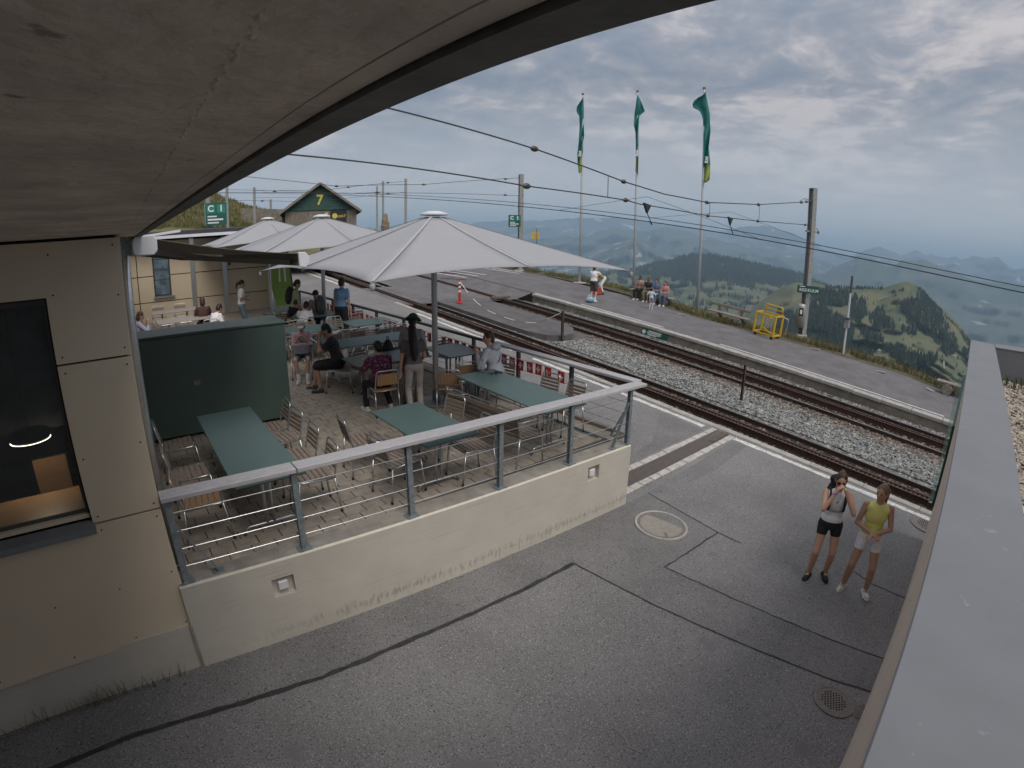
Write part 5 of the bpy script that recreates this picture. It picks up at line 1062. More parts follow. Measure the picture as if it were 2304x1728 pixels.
MB().lathe([(.16, 0), (.2, .02), (.2, 1.0), (.17, 1.06), (.0, 1.09)], 18).build('body', m_bin, bi, smooth=True); plate(bi, d_ * .195 + Vector((0, 0, .72)), .2, .36, m_rub, 'opening', .02, d_, r_); plate(bi, d_ * .207 + Vector((0, 0, .72)), .1, .2, m_lett, 'sticker', .004, d_, r_)
# thin post with box
tp = thing('signal_post', 'thin steel post with a small grey box on the verge', 'post', (23.59, 5.82, gz(5.82))); MB().lathe([(.045, -.1), (.045, 2.7), (.04, 2.71)], 10).build('pole', m_pole, tp); MB().lathe([(.05, 2.6), (.05, 3.3)], 10).build('sleeve', m_darkrail, tp); MB().box(-.14, .14, -.1, .1, 1.15, 1.5).build('box', m_bin, tp); MB().box(-.2, .2, -.11, .11, 1.5, 1.58).build('box_lid', m_darkrail, tp)
# overhead wires
def wire(name, pts, r_, label, parent=None):
    P = []
    for (a, b) in zip(pts[:-1], pts[1:]):
        n = 8
        for i in range(n): P.append(Vector(a).lerp(Vector(b), i / n))
    P.append(Vector(pts[-1])); o = MB().tube(P, r_, 5).build(name, m_wire, parent); 
    return tag(o, label, 'wire') if parent is None else o
w1 = thing('contact_wire', 'overhead contact wire above the near track', 'wire', (XA, 8, gz(8) + 4.3), 0, None, True); wire('wire', [(XA, y, gz(y) + 4.28 + .02 * abs((y - 8) / 10)) for y in (-9, 0, 8.3, 18, 27, 44, 60)], .012, None, w1)
w2 = thing('contact_wire', 'overhead contact wire above the far track', 'wire', (XB, 8, gz(8) + 4.35), 0, None, True); wire('wire', [(XB, y, gz(y) + 4.34 + .02 * abs((y - 8) / 10)) for y in (-9, 0, 8.3, 18, 27, 44, 60)], .012, None, w2)
def insul(parent, c, d, s_=1.0):
    M_ = Vector(d).to_track_quat('Z', 'Y').to_matrix().to_4x4(); M_.translation = c
    o = MB().lathe([(.02 * s_, -.28 * s_), (.03 * s_, -.16 * s_), (.07 * s_, -.12 * s_), (.10 * s_, -.05 * s_), (.10 * s_, .05 * s_), (.07 * s_, .12 * s_), (.03 * s_, .16 * s_), (.02 * s_, .30 * s_)], 10, (0, 0, 0), 0, M_).build('insulator', m_ins, None, smooth=True)
    o.parent = parent; o.location = -Vector(parent.location) if parent.get('_w') else (0, 0, 0); return o
ys = 8.28
s1 = thing('span_wire', 'upper cross span wire from the tall mast over the terrace', 'wire', (12, ys, 6), 0, None, True); S1 = [(-4, ys, 7.7), (4.1, ys, 6.82), (7.8, ys, 6.42), (10.8, ys, 6.03), (12.6, ys, 5.90), (15.0, ys, 5.90), (18.9, ys, 6.22), (24.9, ys, 6.98)]
wire('wire', S1, .016, None, s1)
s2 = thing('span_wire', 'lower cross span wire from the tall mast over the terrace', 'wire', (12, ys, 5.6), 0, None, True); S2 = [(-4, ys, 6.2), (2.3, ys, 5.92), (7.6, ys, 5.62), (10.9, ys, 5.58), (11.5, ys, 5.53), (15.1, ys, 5.50), (18.9, ys, 5.62), (24.9, ys, 5.92)]
wire('wire', S2, .014, None, s2)
for c in ((7.8, ys, 6.42), (10.8, ys, 6.03), (15.0, ys, 5.90), (18.9, ys, 6.22), (24.2, ys, 6.9)): insul(s1, c, (1, 0, -.1), .62 if c[0] < 9 else .55)
for c in ((7.6, ys, 5.62), (10.9, ys, 5.58), (15.1, ys, 5.50), (18.9, ys, 5.62), (24.2, ys, 5.88)): insul(s2, c, (1, 0, 0), .62 if c[0] < 9 else .55)
for xa, za, zb_ in ((10.2, 6.1, 5.6), (15.2, 5.9, 5.5), (19.0, 6.22, 5.62)): MB().tube([(xa, ys, za), (xa, ys, zb_)], .008, 4).build('hanger', m_wire, s1)
for xc, zt_, zl in ((XA, 5.96, 4.28), (XB, 6.02, 4.34)):
    MB().prism([(xc - .16, 5.60 - .02), (xc + .16, 5.56 - .02), (xc, 5.32)], ys - .03, ys + .03, 0, MX).build('clamp', m_wire, s2)
    MB().tube(bend([(xc, ys, 5.34), (xc + .3, ys, 5.0), (xc + .1, ys, gz(ys) + zl + .02)], .1), .012, 5).build('dropper', m_wire, s2)
    MB().tube([(xc, ys, 5.75), (xc, ys - 3.2, gz(ys - 3.2) + zl)], .006, 4).tube([(xc, ys, 5.75), (xc, ys + 3.2, gz(ys + 3.2) + zl)], .006, 4).build('bridle', m_wire, s1)
zB = gz(25.73)
s3 = thing('span_wire', 'cross span wires between the masts in front of the shed', 'wire', (14, 26.5, zB + 5), 0, None, True)
wire('wire', [(23.1, 25.7, zB + 5.9), (16.7, 26.8, zB + 5.15), (11.8, 27.8, zB + 5.0), (5.3, 29.8, zB + 5.9)], .014, None, s3); wire('wire', [(23.1, 25.7, zB + 4.75), (11.8, 27.8, zB + 4.6), (5.3, 29.8, zB + 4.9)], .012, None, s3)
for c in ((22.0, 25.9, zB + 5.75), (16.7, 26.8, zB + 5.15), (11.8, 27.8, zB + 5.0), (7, 29.2, zB + 5.6), (22, 25.9, zB + 4.75), (14, 27.3, zB + 4.65)): insul(s3, c, (1, -.2, 0), .6)
s4 = thing('span_wire', 'cross span wires between the masts beside the shed', 'wire', (20, 45, gz(45) + 5), 0, None, True)
for za, zb_ in ((5.6, 4.7), (4.6, 3.8)): wire('wire', [(25.1, 43.3, gz(43.3) + za), (17, 45.2, gz(45) + zb_ - .2), (10.2, 48.2, gz(48.2) + zb_)], .014, None, s4)
for za, zb_ in ((5.5, 4.6), (4.6, 3.9)): wire('wire', [(27.9, 53, gz(53) + za), (21, 53.5, gz(53.5) + zb_), (14.4, 55, gz(55) + zb_)], .014, None, s4)
for c in ((23.5, 43.7, gz(43.7) + 5.4), (20, 44.5, gz(44.5) + 4.9), (14, 46.6, gz(46.6) + 4.5), (23.5, 43.7, gz(43.7) + 4.4), (13, 47, gz(47) + 3.7)): insul(s4, c, (1, -.2, 0), .75)
# shed
shp = Vector((20.0, 51.2, 0)); shp.z = gz(51.2); sh = thing('wooden_shed', 'weathered wooden shed with green gable and yellow number seven', 'shed', shp, R(-20))
W2, EH, AH = 3.45, 2.62, 5.15
x = -W2; k = 0
while x < W2 - .01:
    w_ = .305; h_ = 2.75
    if not (.95 < x < 2.55): MB().box(x, x + w_ - .018, -.03 + rnd.uniform(-.006, .006), .03, 0, h_).build('plank', m_shed, sh)
    x += w_ 
MB().box(-W2, W2, .035, 8.0, 0, EH).build('wall', m_shed, sh)
gm = MB(); gm.prism([(-W2 - .15, 2.66), (W2 + .15, 2.66), (0, AH - .12)], -.12, 8.0, 0, MX); gm.build('gable', m_shedg, sh)
for i in range(9):
    z = 2.72 + i * .27; hw = (W2 + .1) * (1 - (z - 2.66) / (AH - 2.78)); 
    if hw > .2: MB().box(-hw, hw, -.135, -.122, z, z + .006).build('board_joint', m_dark, sh)
for s_ in (-1, 1):
    MB().hexa([(s_ * (W2 + .55), -.7, EH - .28), (s_ * (W2 + .55), 8.5, EH - .28), (0, 8.5, AH), (0, -.7, AH)] if s_ > 0 else [(0, -.7, AH), (0, 8.5, AH), (s_ * (W2 + .55), 8.5, EH - .28), (s_ * (W2 + .55), -.7, EH - .28)], [(s_ * (W2 + .55), -.7, EH - .14), (s_ * (W2 + .55), 8.5, EH - .14), (0, 8.5, AH + .16), (0, -.7, AH + .16)] if s_ > 0 else [(0, -.7, AH + .16), (0, 8.5, AH + .16), (s_ * (W2 + .55), 8.5, EH - .14), (s_ * (W2 + .55), -.7, EH - .14)]).build('roof', m_roofm, sh)
    MB().beam((s_ * (W2 + .55), -.72, EH - .2), (0, -.72, AH + .09), .03, .22).build('bargeboard', m_log, sh)
MB().box(.95, 2.55, -.06, -.032, .1, 2.6).build('poster_door', mat('poster_black', (.02, .02, .022), .6), sh); MB().box(1.55, 2.45, -.07, -.061, .1, 1.25).build('door_opening', m_dark, sh)
MB().lathe([(.26, 0), (.26, .02)], 22, (0, 0, 0), 0, Matrix.Translation((1.4, -.065, 2.05)) @ Matrix.Rotation(R(90), 4, 'X')).build('yellow_disc', m_sy, sh)
text('7', 1.35, m_sy, sh, wall_text_M((-.05, -.15, 3.62), (1, 0, 0)), 'number', .02, .03); text('LOK', .30, m_sy, sh, wall_text_M((1.97, -.075, 2.0), (1, 0, 0)), bold=.008); text('7', .36, m_sy, sh, wall_text_M((2.38, -.075, 2.03), (1, 0, 0)), bold=.008)
MB().box(.45, .75, -.05, -.031, 2.05, 2.4).build('warning_sign', m_sy, sh); MB().box(-1.2, -.5, -.05, -.031, 0, 1.35).build('hatch', m_log, sh)
rw = thing('retaining_wall', 'grey stone retaining wall left of the wooden shed', 'wall', (16.2, 59, gz(58)), R(-15)); MB().hexa([(-2.2, -.3, -1), (3.5, -.3, -1), (3.5, .3, -1), (-2.2, .3, -1)], [(-2.2, -.3, 2.9), (3.5, -.3, 2.5), (3.5, .3, 2.5), (-2.2, .3, 2.9)]).build('wall', m_face, rw)
# boulder-like carved stone and low fence by the far masts
cs = thing('carved_stone', 'brown rough carved stone standing by the far masts', 'stone', (25.6, 48.2, gz(48.2))); q = MB(); q.ell((0, 0, 1.1), (.42, .35, 1.25), None, 14, 12); o = q.build('stone', mat('brown_stone', (.22, .16, .11), .95, var=.3, scale=3, bump=1, bscale=6), cs)
for v in o.data.vertices: n_ = mnoise.noise(v.co * 2.1); v.co *= 1 + .22 * n_
# platform signs C / 1
def plat_sign(loc, label, scale=1.0, flip=False):
    t = thing('platform_sign', label, 'sign', loc); d, r = to_cam(loc[0], loc[1]); s_ = scale
    plate(t, (0, 0, 0), 1.15 * s_, 1.2 * s_, m_sgn, 'panel', .04, d, r)
    for i, ch_ in enumerate(('C', '1')):
        cpos = r * (-.28 + .56 * i) * s_ + Vector((0, 0, .28 * s_)); plate(t, cpos + d * .024, .46 * s_, .46 * s_, mat('sign_teal', (.02, .22, .17), .5), 'field', .006, d, r); text(ch_, .48 * s_, m_lett, t, wall_text_M(cpos + d * .03, r), bold=.012)
    for i, (wl_, hl_) in enumerate(((.5, .07), (.85, .09), (.6, .07))): plate(t, d * .024 + r * (wl_ / 2 - .47) * s_ + Vector((0, 0, (-.13 - .17 * i) * s_)), wl_ * s_, hl_ * s_, m_lett, 'print_line', .006, d, r)
    plate(t, -d * .05 - r * .6 * s_, .06, 1.2 * s_, m_steel, 'bracket', .06, d, r); return t
plat_sign((5.62, 29.4, gz(29.8) + 3.35), 'white and green platform sign C 1 left of the shed', .95); plat_sign((22.55, 25.6, gz(25.73) + 3.15), 'white and green platform sign on the mast behind the parasol', .62)
ys_ = thing('hiking_signpost', 'yellow hiking signpost on the ridge behind the parasol', 'signpost', (27.5, 28.8, gz(26) - .6)); MB().cyl((0, 0, 0), (0, 0, 3.4), .04).build('post', m_steel, ys_); d, r = to_cam(27.5, 28.8)
for z in (2.75, 3.05): plate(ys_, Vector((0, 0, z)) - r * .12, .6, .2, m_yel, 'arrow_board', .03, d, r)
# sign on the face of the far platform
fs = thing('face_sign', 'green notice sign fixed to the far platform face', 'sign', (18.185, 12.1, gz(12.1) - .24)); q = MB()
def fsq(y0, y1, z0, z1, x, m, n): return MB().add([(x, y0, z0 + SL * y0), (x, y1, z0 + SL * y1), (x, y1, z1 + SL * y1), (x, y0, z1 + SL * y0), (x - .012, y0, z0 + SL * y0), (x - .012, y1, z0 + SL * y1), (x - .012, y1, z1 + SL * y1), (x - .012, y0, z1 + SL * y0)], [(0, 1, 2, 3), (7, 6, 5, 4), (0, 4, 5, 1), (3, 2, 6, 7), (1, 5, 6, 2), (0, 3, 7, 4)]).build(n, m, fs)
fsq(-.62, .62, -.15, .13, -.01, m_sgn, 'panel')
MB().lathe([(.085, 0), (.085, .006)], 18, (0, 0, 0), 0, Matrix.Translation((-.023, .50, .03)) @ Matrix.Rotation(R(-90), 4, 'Y')).build('symbol_disc', m_lett, fs)
for yy, zz2, ll, hh2 in ((-.05, .06, .62, .035), (.0, .0, .7, .028), (.02, -.05, .6, .022), (.1, -.095, .4, .03)): fsq(yy - ll / 2, yy + ll / 2, zz2 - hh2 / 2, zz2 + hh2 / 2, -.0225, m_lett, 'print_line')
# rusty posts, bollard and chain
for c, h, lb in (((13.76, 13.01), 1.1, 'rusty steel post at the tip of the asphalt ramp'), ((14.16, 6.23), 1.08, 'rusty steel post standing in the ballast between the tracks')):
    z0 = bed(*c); t = thing('rusty_post', lb, 'post', (c[0], c[1], z0)); MB().box(-.045, .045, -.03, -.02, -.1, h).box(-.045, .045, .02, .03, -.1, h).box(-.006, .006, -.0199, .0199, -.1, h).build('beam', m_rust, t); MB().box(-.05, .05, -.035, .035, h, h + .01).build('top_plate', m_rust, t)
bo = thing('bollard', 'red and white striped flexible bollard on the asphalt ramp', 'bollard', (13.64, 19.01, gz(19.01) - .10))
MB().lathe([(.14, 0), (.13, .04), (.06, .06)], 16).build('foot', m_red, bo); MB().lathe([(.055, .05), (.05, .98), (.035, 1.0)], 14).build('post', m_red, bo)
for z in (.48, .66, .84): MB().lathe([(.057, z), (.056, z + .09)], 14).build('reflective_band', m_lett, bo)
cn = thing('chain_barrier', 'white and red plastic chain sagging from the bollard to the rusty post', 'chain', (13.6, 16, gz(16)), 0, None, True)
pth = [Vector(p) for p in ((13.64, 18.97, gz(19) + .82), (13.55, 18.0, gz(18) + .30), (13.5, 17.0, gz(17) + .02), (13.55, 16.0, gz(16) - .05), (13.6, 15.0, gz(15) - .05), (13.7, 14.2, gz(14.2) + .10), (13.75, 13.6, gz(13.6) + .42), (13.76, 13.05, gz(13) + .74))]; pth = bend(pth, .4, 5)
acc = 0.0; idx = 0
for a, b in zip(pth[:-1], pth[1:]):
    o = MB().tube([a, b], .013, 6).build('link', m_lett if int(acc / .55) % 2 == 0 else mat('faded_red', (.34, .16, .13), .7), cn); acc += (b - a).length
# log benches
def bench(c, ln, label, back, ang=0.0):
    x, y = c; t = thing('log_bench', label, 'bench', (x, y, gz(y)), 0, 'weathered log benches on the far platform'); t.rotation_euler = (math.atan(SL), 0, R(ang))
    MB().box(-.19, .19, -ln / 2, ln / 2, .38, .45).build('seat', m_log, t, bevel=.02)
    for s_ in (-1, 1):
        MB().lathe([(.19, -.22), (.2, -.2), (.2, .2), (.19, .22)], 16, (0, 0, 0), 0, Matrix.Translation((0, s_ * (ln / 2 - .45), .19)) @ Matrix.Rotation(R(90), 4, 'Y')).build('log_support', m_log, t)
        if back: MB().box(.14, .22, s_ * (ln / 2 - .45) - .06, s_ * (ln / 2 - .45) + .06, .451, .80).build('back_post', m_log, t)
    if back: MB().box(.09, .138, -ln / 2, ln / 2, .68, .82).build('backrest', m_log, t, bevel=.02)
    return t
bench((23.35, 15.9), 2.7, 'log bench where four people sit in a row', False); bench((23.15, 11.35), 2.1, 'empty log bench with backrest next to the yellow cart', True); bench((22.15, .75), 2.0, 'log bench half hidden behind the annex glass', False)
# yellow cart
yc = thing('yellow_cart', 'yellow tubular steel transport cart on the far platform', 'cart', (22.65, 9.12, gz(9.12)), R(-10)); yc.rotation_euler = (math.atan(SL), 0, R(-8))
for sx_ in (-.32, .32):
    for sy_ in (-.5, .5): MB().box(sx_ - .035, sx_ + .035, sy_ - .035, sy_ + .035, .12, 1.02 if sx_ > 0 else 1.0).build('corner_post', m_yel, yc)
for z in (.15, 1.0): MB().box(-.33, .33, -.52, -.466, z - .03, z + .03).box(-.33, .33, .466, .52, z - .03, z + .03).box(-.34, -.286, -.465, .465, z - .03, z + .03).box(.286, .34, -.465, .465, z - .03, z + .03).build('side_frame', m_yel, yc)
MB().tube(bend([(.3, -.45, 1.02), (.3, -.42, 1.35), (.3, .42, 1.35), (.3, .45, 1.02)], .06), .028, 8).build('push_bar', m_yel, yc, smooth=True)
MB().tube([(.3, -.43, 1.18), (.3, .43, 1.18)], .022, 6).build('cross_bar', m_yel, yc); MB().tube([(-.31, -.45, .2), (-.31, .1, .45)], .02, 6).build('brace', m_yel, yc)
MB().tube(bend([(.0, -.2, .2), (0, -.2, .85), (0, .2, .85), (0, .2, .2)], .06), .02, 6).tube([(0, -.2, .55), (0, .2, .55)], .018, 6).build('inner_trolley', m_bin, yc); MB().box(-.1, .1, -.08, .08, .82, .94).build('winch', m_yel, yc)
for sx_ in (-.27, .27):
    for sy_ in (-.42, .42): MB().lathe([(.06, -.02), (.07, -.015), (.07, .015), (.06, .02)], 14, (0, 0, 0), 0, Matrix.Translation((sx_, sy_, .07)) @ Matrix.Rotation(R(90), 4, 'Y')).build('wheel', m_rub, yc)
MB().tube(bend([(.33, -.52, .95), (.5, -.7, .9), (.45, -.68, .2)], .05), .018, 6).build('drawbar', m_bin, yc)
for i, (x, y) in enumerate(((22.2, 13.3), (22.35, 3.9), (21.9, 1.9), (22.9, 6.9))):
    MB().box(-.2, .2, -.11, .11, 0, .04).build('x', m_cop).name = 'flat_stone'; o = [q for q in col.objects if q.name.startswith('flat_stone')][-1]; o.location = (x, y, gz(y) + .002); o.rotation_euler = (math.atan(SL), 0, rnd.uniform(0, 2)); tag(o, ('pale flat stone on the far platform near the right flagpole', 'pale flat stone on the far platform edge, middle of the verge', 'pale flat stone nearest the half hidden log bench', 'pale flat stone below the tall mast')[i], 'stone', 'flat stones on the platform')
tw_ = MB().tube([(3.06, 1.95, gz(1.95) + .006), (3.04, 1.79, gz(1.79) + .006), (2.99, 1.72, gz(1.72) + .006), (3.03, 1.6, gz(1.6) + .006)], .004, 5).build('straw_twig', m_cop); tag(tw_, 'thin pale bent twig lying on the asphalt in front', 'twig')
# ================================================================== PEOPLE (one continuous body each, clothes and hair as children)
def ik(a, t, l1, l2, hint):
    a = Vector(a); t = Vector(t); d = t - a; L_ = min(max(d.length, abs(l1 - l2) + .01), (l1 + l2) * .998); d.normalize()
    x = (l1 * l1 - l2 * l2 + L_ * L_) / (2 * L_); h = math.sqrt(max(l1 * l1 - x * x, 0)); hint = Vector(hint); p = hint - d * hint.dot(d)
    p = p.normalized() if p.length > 1e-4 else d.orthogonal().normalized(); return a + d * x + p * h, a + d * L_
def blob(mb, name, m, parent, vox, it=3, root=None):
    ob = mb.build(name, m, None, smooth=True)
    r_ = ob.modifiers.new('skin', 'REMESH'); r_.mode = 'VOXEL'; r_.voxel_size = vox; r_.use_smooth_shade = True
    s_ = ob.modifiers.new('soft', 'SMOOTH'); s_.factor = .5; s_.iterations = it
    if parent is not None: ob.parent = parent
    return ob
skin_m = {}
def skin(c, n): return mat('skin_' + n, c, .55, var=.06, scale=6)
SK = {'tan': skin((.50, .29, .20), 'tan'), 'light': skin((.50, .31, .23), 'light'), 'mid': skin((.42, .245, .17), 'mid'), 'dark': skin((.20, .11, .075), 'dark')}
def cl(n, c, var=.12, scale=9, **k): return mat('cloth_' + n, c, .9, var=var, scale=scale, bump=.35, bscale=22, **k)
HA = {'black': mat('hair_black', (.012, .010, .010), .5, var=.3, scale=30), 'brown': mat('hair_brown', (.055, .03, .018), .55, var=.35, scale=30), 'blond': mat('hair_dark_blond', (.16, .10, .055), .55, var=.35, scale=30)}
def person(label, loc, az, H=1.70, pel=.93, pelf=0.0, lean=0.0, side=0.0, hp=0.0, hy=0.0, hands=None, feet=None, elb=None, top=None, sleeve=.55, bot=None, leg=.4, shoe=None, hair=('black', 'short'), sk='tan', vox=.015, build=1.0, hem=-.06, sock=None, face=True, wide=1.0, extras=None, neckline=False):
    s = H / 1.70; hands = hands or [(.26, .05, .78), (-.26, .05, .78)]; feet = feet or [(.10, .02, 0, 8), (-.10, -.02, 0, -8)]; elb = elb or [(.5, -.8, -.3), (-.5, -.8, -.3)]
    X = Vector((1, 0, 0)); P = Vector((0, pelf, pel)); u = Vector((math.sin(R(side)), math.sin(R(lean)), math.cos(R(lean)))).normalized(); f = (Vector((0, 1, 0)) - u * u.y).normalized(); xx = f.cross(u)
    B = Matrix((xx, f, u)).transposed(); waist = P + u * .13; chest = P + u * .32; nb = P + u * .475; 
    hu = (Matrix.Rotation(R(-hp), 3, 'X') @ Matrix.Rotation(R(lean * .35), 3, 'X').inverted() @ Vector((0, 0, 1))); 
    hB = (Matrix.Rotation(R(-hy), 3, 'Z') @ Matrix.Rotation(R(-hp), 3, 'X')); hc = nb + (u * .5 + Vector((0, .5 * math.sin(R(lean + hp * .4)), .5 * math.cos(R(lean * .6))))) * .165 + Vector((0, .012, 0))
    w_ = wide
    sh = [P + u * .435 + xx * (sd * .165 * w_) for sd in (1, -1)]; hip = [P + xx * (sd * .088 * w_) - u * .03 for sd in (1, -1)]
    arm = [ik(sh[i], hands[i], .285, .255, elb[i]) for i in (0, 1)]
    legs = []
    for i in (0, 1):
        ft = feet[i]; an = Vector((ft[0], ft[1] - .05, ft[2] + .085)); kn, an = ik(hip[i], an, .425, .42, (ft[4], 1, .15) if len(ft) > 4 else ((.12, -.12)[i], 1, .15)); legs.append((kn, an))
    def SC(v): return Vector(v) * s
    def torso(mb, g=0.0, lo=-.09, full=True):
        b_ = build
        mb.ell(SC(chest), ((.150 * w_ * b_ + g) * s, (.100 * b_ + g) * s, (.185 + g) * s), B, 16, 10); mb.ell(SC(P + u * .40), ((.168 * w_ + g) * s, (.085 * b_ + g) * s, (.075 + g) * s), B, 16, 8)
        mb.ell(SC(waist), ((.125 * w_ * b_ + g) * s, (.092 * b_ + g) * s, (.16 + g) * s), B, 16, 10)
    def pelv(mb, g=0.0):
        mb.ell(SC(P + u * .01), ((.160 * w_ * build + g) * s, (.115 * build + g) * s, (.125 + g) * s), B, 16, 10)
    body = MB(); torso(body); pelv(body)
    body.cap(SC(nb - u * .05), .062 * s, SC(hc - Vector((0, 0, .06))), .052 * s)
    H3 = lambda v: SC(hc + hB @ Vector(v))
    body.ell(SC(hc), (.074 * s, .092 * s, .110 * s), hB, 16, 12); body.ell(H3((0, .030, -.055)), (.055 * s, .055 * s, .058 * s), hB, 14, 10)
    body.cap(H3((0, .088, .012)), .010 * s, H3((0, .106, -.018)), .014 * s, 8)
    for sd in (-1, 1): body.ell(H3((sd * .076, -.005, -.008)), (.012 * s, .02 * s, .03 * s), hB, 8, 6)
    if face: body.ell(H3((0, .094, -.052)), (.024 * s, .010 * s, .011 * s), hB, 8, 6)
    for i in (0, 1):
        el, wr = arm[i]; body.cap(SC(sh[i]), .050 * s * build, SC(el), .038 * s); body.cap(SC(el), .039 * s, SC(wr), .026 * s)
        d = (wr - el).normalized(); sd = (1, -1)[i]; pn = d.cross(Vector((0, 0, 1))); pn = pn.normalized() if pn.length > .2 else X; dn = pn.cross(d).normalized()
        body.cap(SC(wr + d * .02), .028 * s, SC(wr + d * .075), .030 * s, 8)
        for k in range(4):       # fingers of unequal length, slightly curled
            o_ = pn * ((k - 1.5) * .019); l_ = (.062, .075, .070, .052)[k]; a0 = wr + d * .085 + o_; a1 = a0 + d * l_ * .55 - dn * .012 * (1 if dn.z > 0 else -1); a2 = a1 + d * l_ * .38 - dn * .028 * (1 if dn.z > 0 else -1)
            body.cap(SC(a0), .0092 * s, SC(a1), .0085 * s, 6); body.cap(SC(a1), .0085 * s, SC(a2), .0075 * s, 6)
        tp = wr + d * .035 + pn * (-sd * .028); body.cap(SC(tp), .012 * s, SC(tp + d * .04 - pn * sd * .022 - dn * .01), .010 * s, 6); body.cap(SC(tp + d * .04 - pn * sd * .022 - dn * .01), .0095 * s, SC(tp + d * .065 - pn * sd * .018 - dn * .02), .008 * s, 6)
        kn, an = legs[i]; body.cap(SC(hip[i]), .084 * s * build, SC(kn), .054 * s); body.cap(SC(kn), .053 * s, SC(kn.lerp(an, .35)), .055 * s); body.cap(SC(kn.lerp(an, .35)), .054 * s, SC(an), .036 * s)
        ft = feet[i]; fd = Vector((math.sin(R(ft[3])), math.cos(R(ft[3])), 0)); body.cap(SC(an + Vector((0, 0, -.03))), .034 * s, SC(an + fd * .15 + Vector((0, 0, -.055))), .026 * s)
    root = blob(body, 'person', SK[sk], None, vox); tag(root, label, 'person'); root.location = loc; root.rotation_euler = (0, 0, -R(az))
    def child(mb, name, m, v=None, it=3): return blob(mb, name, m, root, v or vox, it)
    if top:
        mb = MB(); torso(mb, .014); g = .013
        mb.ell(SC(P + u * (.06 + hem * .3)), ((.150 * w_ * build + .016) * s, (.108 * build + .016) * s, (.13 - hem * .5) * s), B, 16, 10)
        if sleeve > 0:
            for i in (0, 1):
                el, wr = arm[i]; mb.cap(SC(sh[i]), .060 * s * build, SC(sh[i].lerp(el, min(1, sleeve))), .054 * s)
                if sleeve > 1: mb.cap(SC(el), .052 * s, SC(el.lerp(wr, sleeve - 1)), .042 * s)
        child(mb, 'top', top, vox * .9)
    if bot:
        mb = MB(); mb.ell(SC(P + u * .0), ((.160 * w_ * build + .016) * s, (.115 * build + .016) * s, (.118) * s), B, 16, 10)
        for i in (0, 1):
            kn, an = legs[i]; mb.cap(SC(hip[i]), .098 * s * build, SC(hip[i].lerp(kn, min(1, leg))), (.082 if leg < .9 else .068) * s * build)
            if leg > 1: mb.cap(SC(kn), .068 * s, SC(kn.lerp(an, leg - 1)), .058 * s)
        child(mb, 'trousers' if leg > 1 else 'shorts', bot, vox * .9)
    if shoe:
        for i in (0, 1):
            kn, an = legs[i]; ft = feet[i]; fd = Vector((math.sin(R(ft[3])), math.cos(R(ft[3])), 0)); mb = MB(); b0 = an + Vector((0, 0, -.045))
            mb.cap(SC(b0 - fd * .035), .040 * s, SC(b0 + fd * .14 + Vector((0, 0, -.008))), .036 * s); mb.cap(SC(an + Vector((0, 0, -.01))), .042 * s, SC(b0), .042 * s)
            so = child(mb, 'shoe', shoe, min(vox, .012)); q = MB(); lx = Vector((fd.y, -fd.x, 0)); zb_ = -.078; c0 = b0 - fd * .075; c1 = b0 + fd * .178
            pts = [c0 - lx * .036, c0 + lx * .036, b0 + fd * .10 + lx * .046, c1 + lx * .022, c1 - lx * .022, b0 + fd * .10 - lx * .046]
            q.add([SC(p + Vector((0, 0, -.040))) for p in pts] + [SC(p + Vector((0, 0, -.018))) for p in pts], [(5, 4, 3, 2, 1, 0), (6, 7, 8, 9, 10, 11)] + [(k, (k + 1) % 6, 6 + (k + 1) % 6, 6 + k) for k in range(6)])
            o = q.build('sole', m_lett if 'white' in shoe.name else m_rub, None); o.parent = so
            if sock: mb = MB(); mb.cap(SC(an), .042 * s, SC(an.lerp(kn, .28)), .045 * s); child(mb, 'sock', sock, min(vox, .012))
    hm_, st = hair; mb = MB(); hmat = HA[hm_]
    if st in ('short', 'bun', 'pony', 'long', 'bob', 'back'):
        mb.ell(H3((0, -.014, .022)), (.083 * s, .092 * s, .102 * s), hB, 16, 12)
        if st in ('short', 'bob', 'long', 'back'): mb.ell(H3((0, -.045, -.02)), (.078 * s, .062 * s, .085 * s), hB, 14, 10)
        if st == 'bob':
            mb.ell(H3((0, -.040, -.06)), (.086 * s, .065 * s, .085 * s), hB, 14, 10)
        if st == 'bun': mb.ell(H3((0, -.085, .07)), (.042 * s, .042 * s, .042 * s), hB, 10, 8)
        if st == 'pony': mb.cap(H3((0, -.09, .03)), .032 * s, H3((0, -.15, -.04)), .038 * s); mb.cap(H3((0, -.15, -.04)), .038 * s, H3((0, -.14, -.20)), .018 * s)
        if st == 'long': mb.cap(H3((0, -.055, -.03)), .082 * s, SC(P + u * .33 - f * .13), .085 * s); mb.cap(SC(P + u * .33 - f * .13), .085 * s, SC(P + u * .16 - f * .15), .05 * s)
        ho = child(mb, 'hair', hmat, min(vox, .012), 2)
        # clear the face of hair
        cut = MB(); cut.ell(H3((0, .105, -.03)), (.068 * s, .06 * s, .10 * s), hB, 12, 10); 
    if face:
        for sd in (-1, 1):
            MB().ell(H3((sd * .030, .083, .010)), (.013 * s, .006 * s, .0065 * s), hB, 8, 6).build('eye', m_rub, root, smooth=True); MB().ell(H3((sd * .030, .084, .028)), (.018 * s, .006 * s, .004 * s), hB, 8, 6).build('eyebrow', hmat, root)
        MB().ell(H3((0, .097, -.052)), (.020 * s, .008 * s, .007 * s), hB, 8, 6).build('lips', mat('lips', (.36, .12, .10), .5), root)
    ctx = dict(root=root, s=s, SC=SC, H3=H3, hB=hB, P=P, u=u, f=f, xx=xx, arm=arm, sh=sh, chest=chest, nb=nb, child=child, B=B, hc=hc, legs=legs, waist=waist)
    if extras: extras(ctx)
    return root
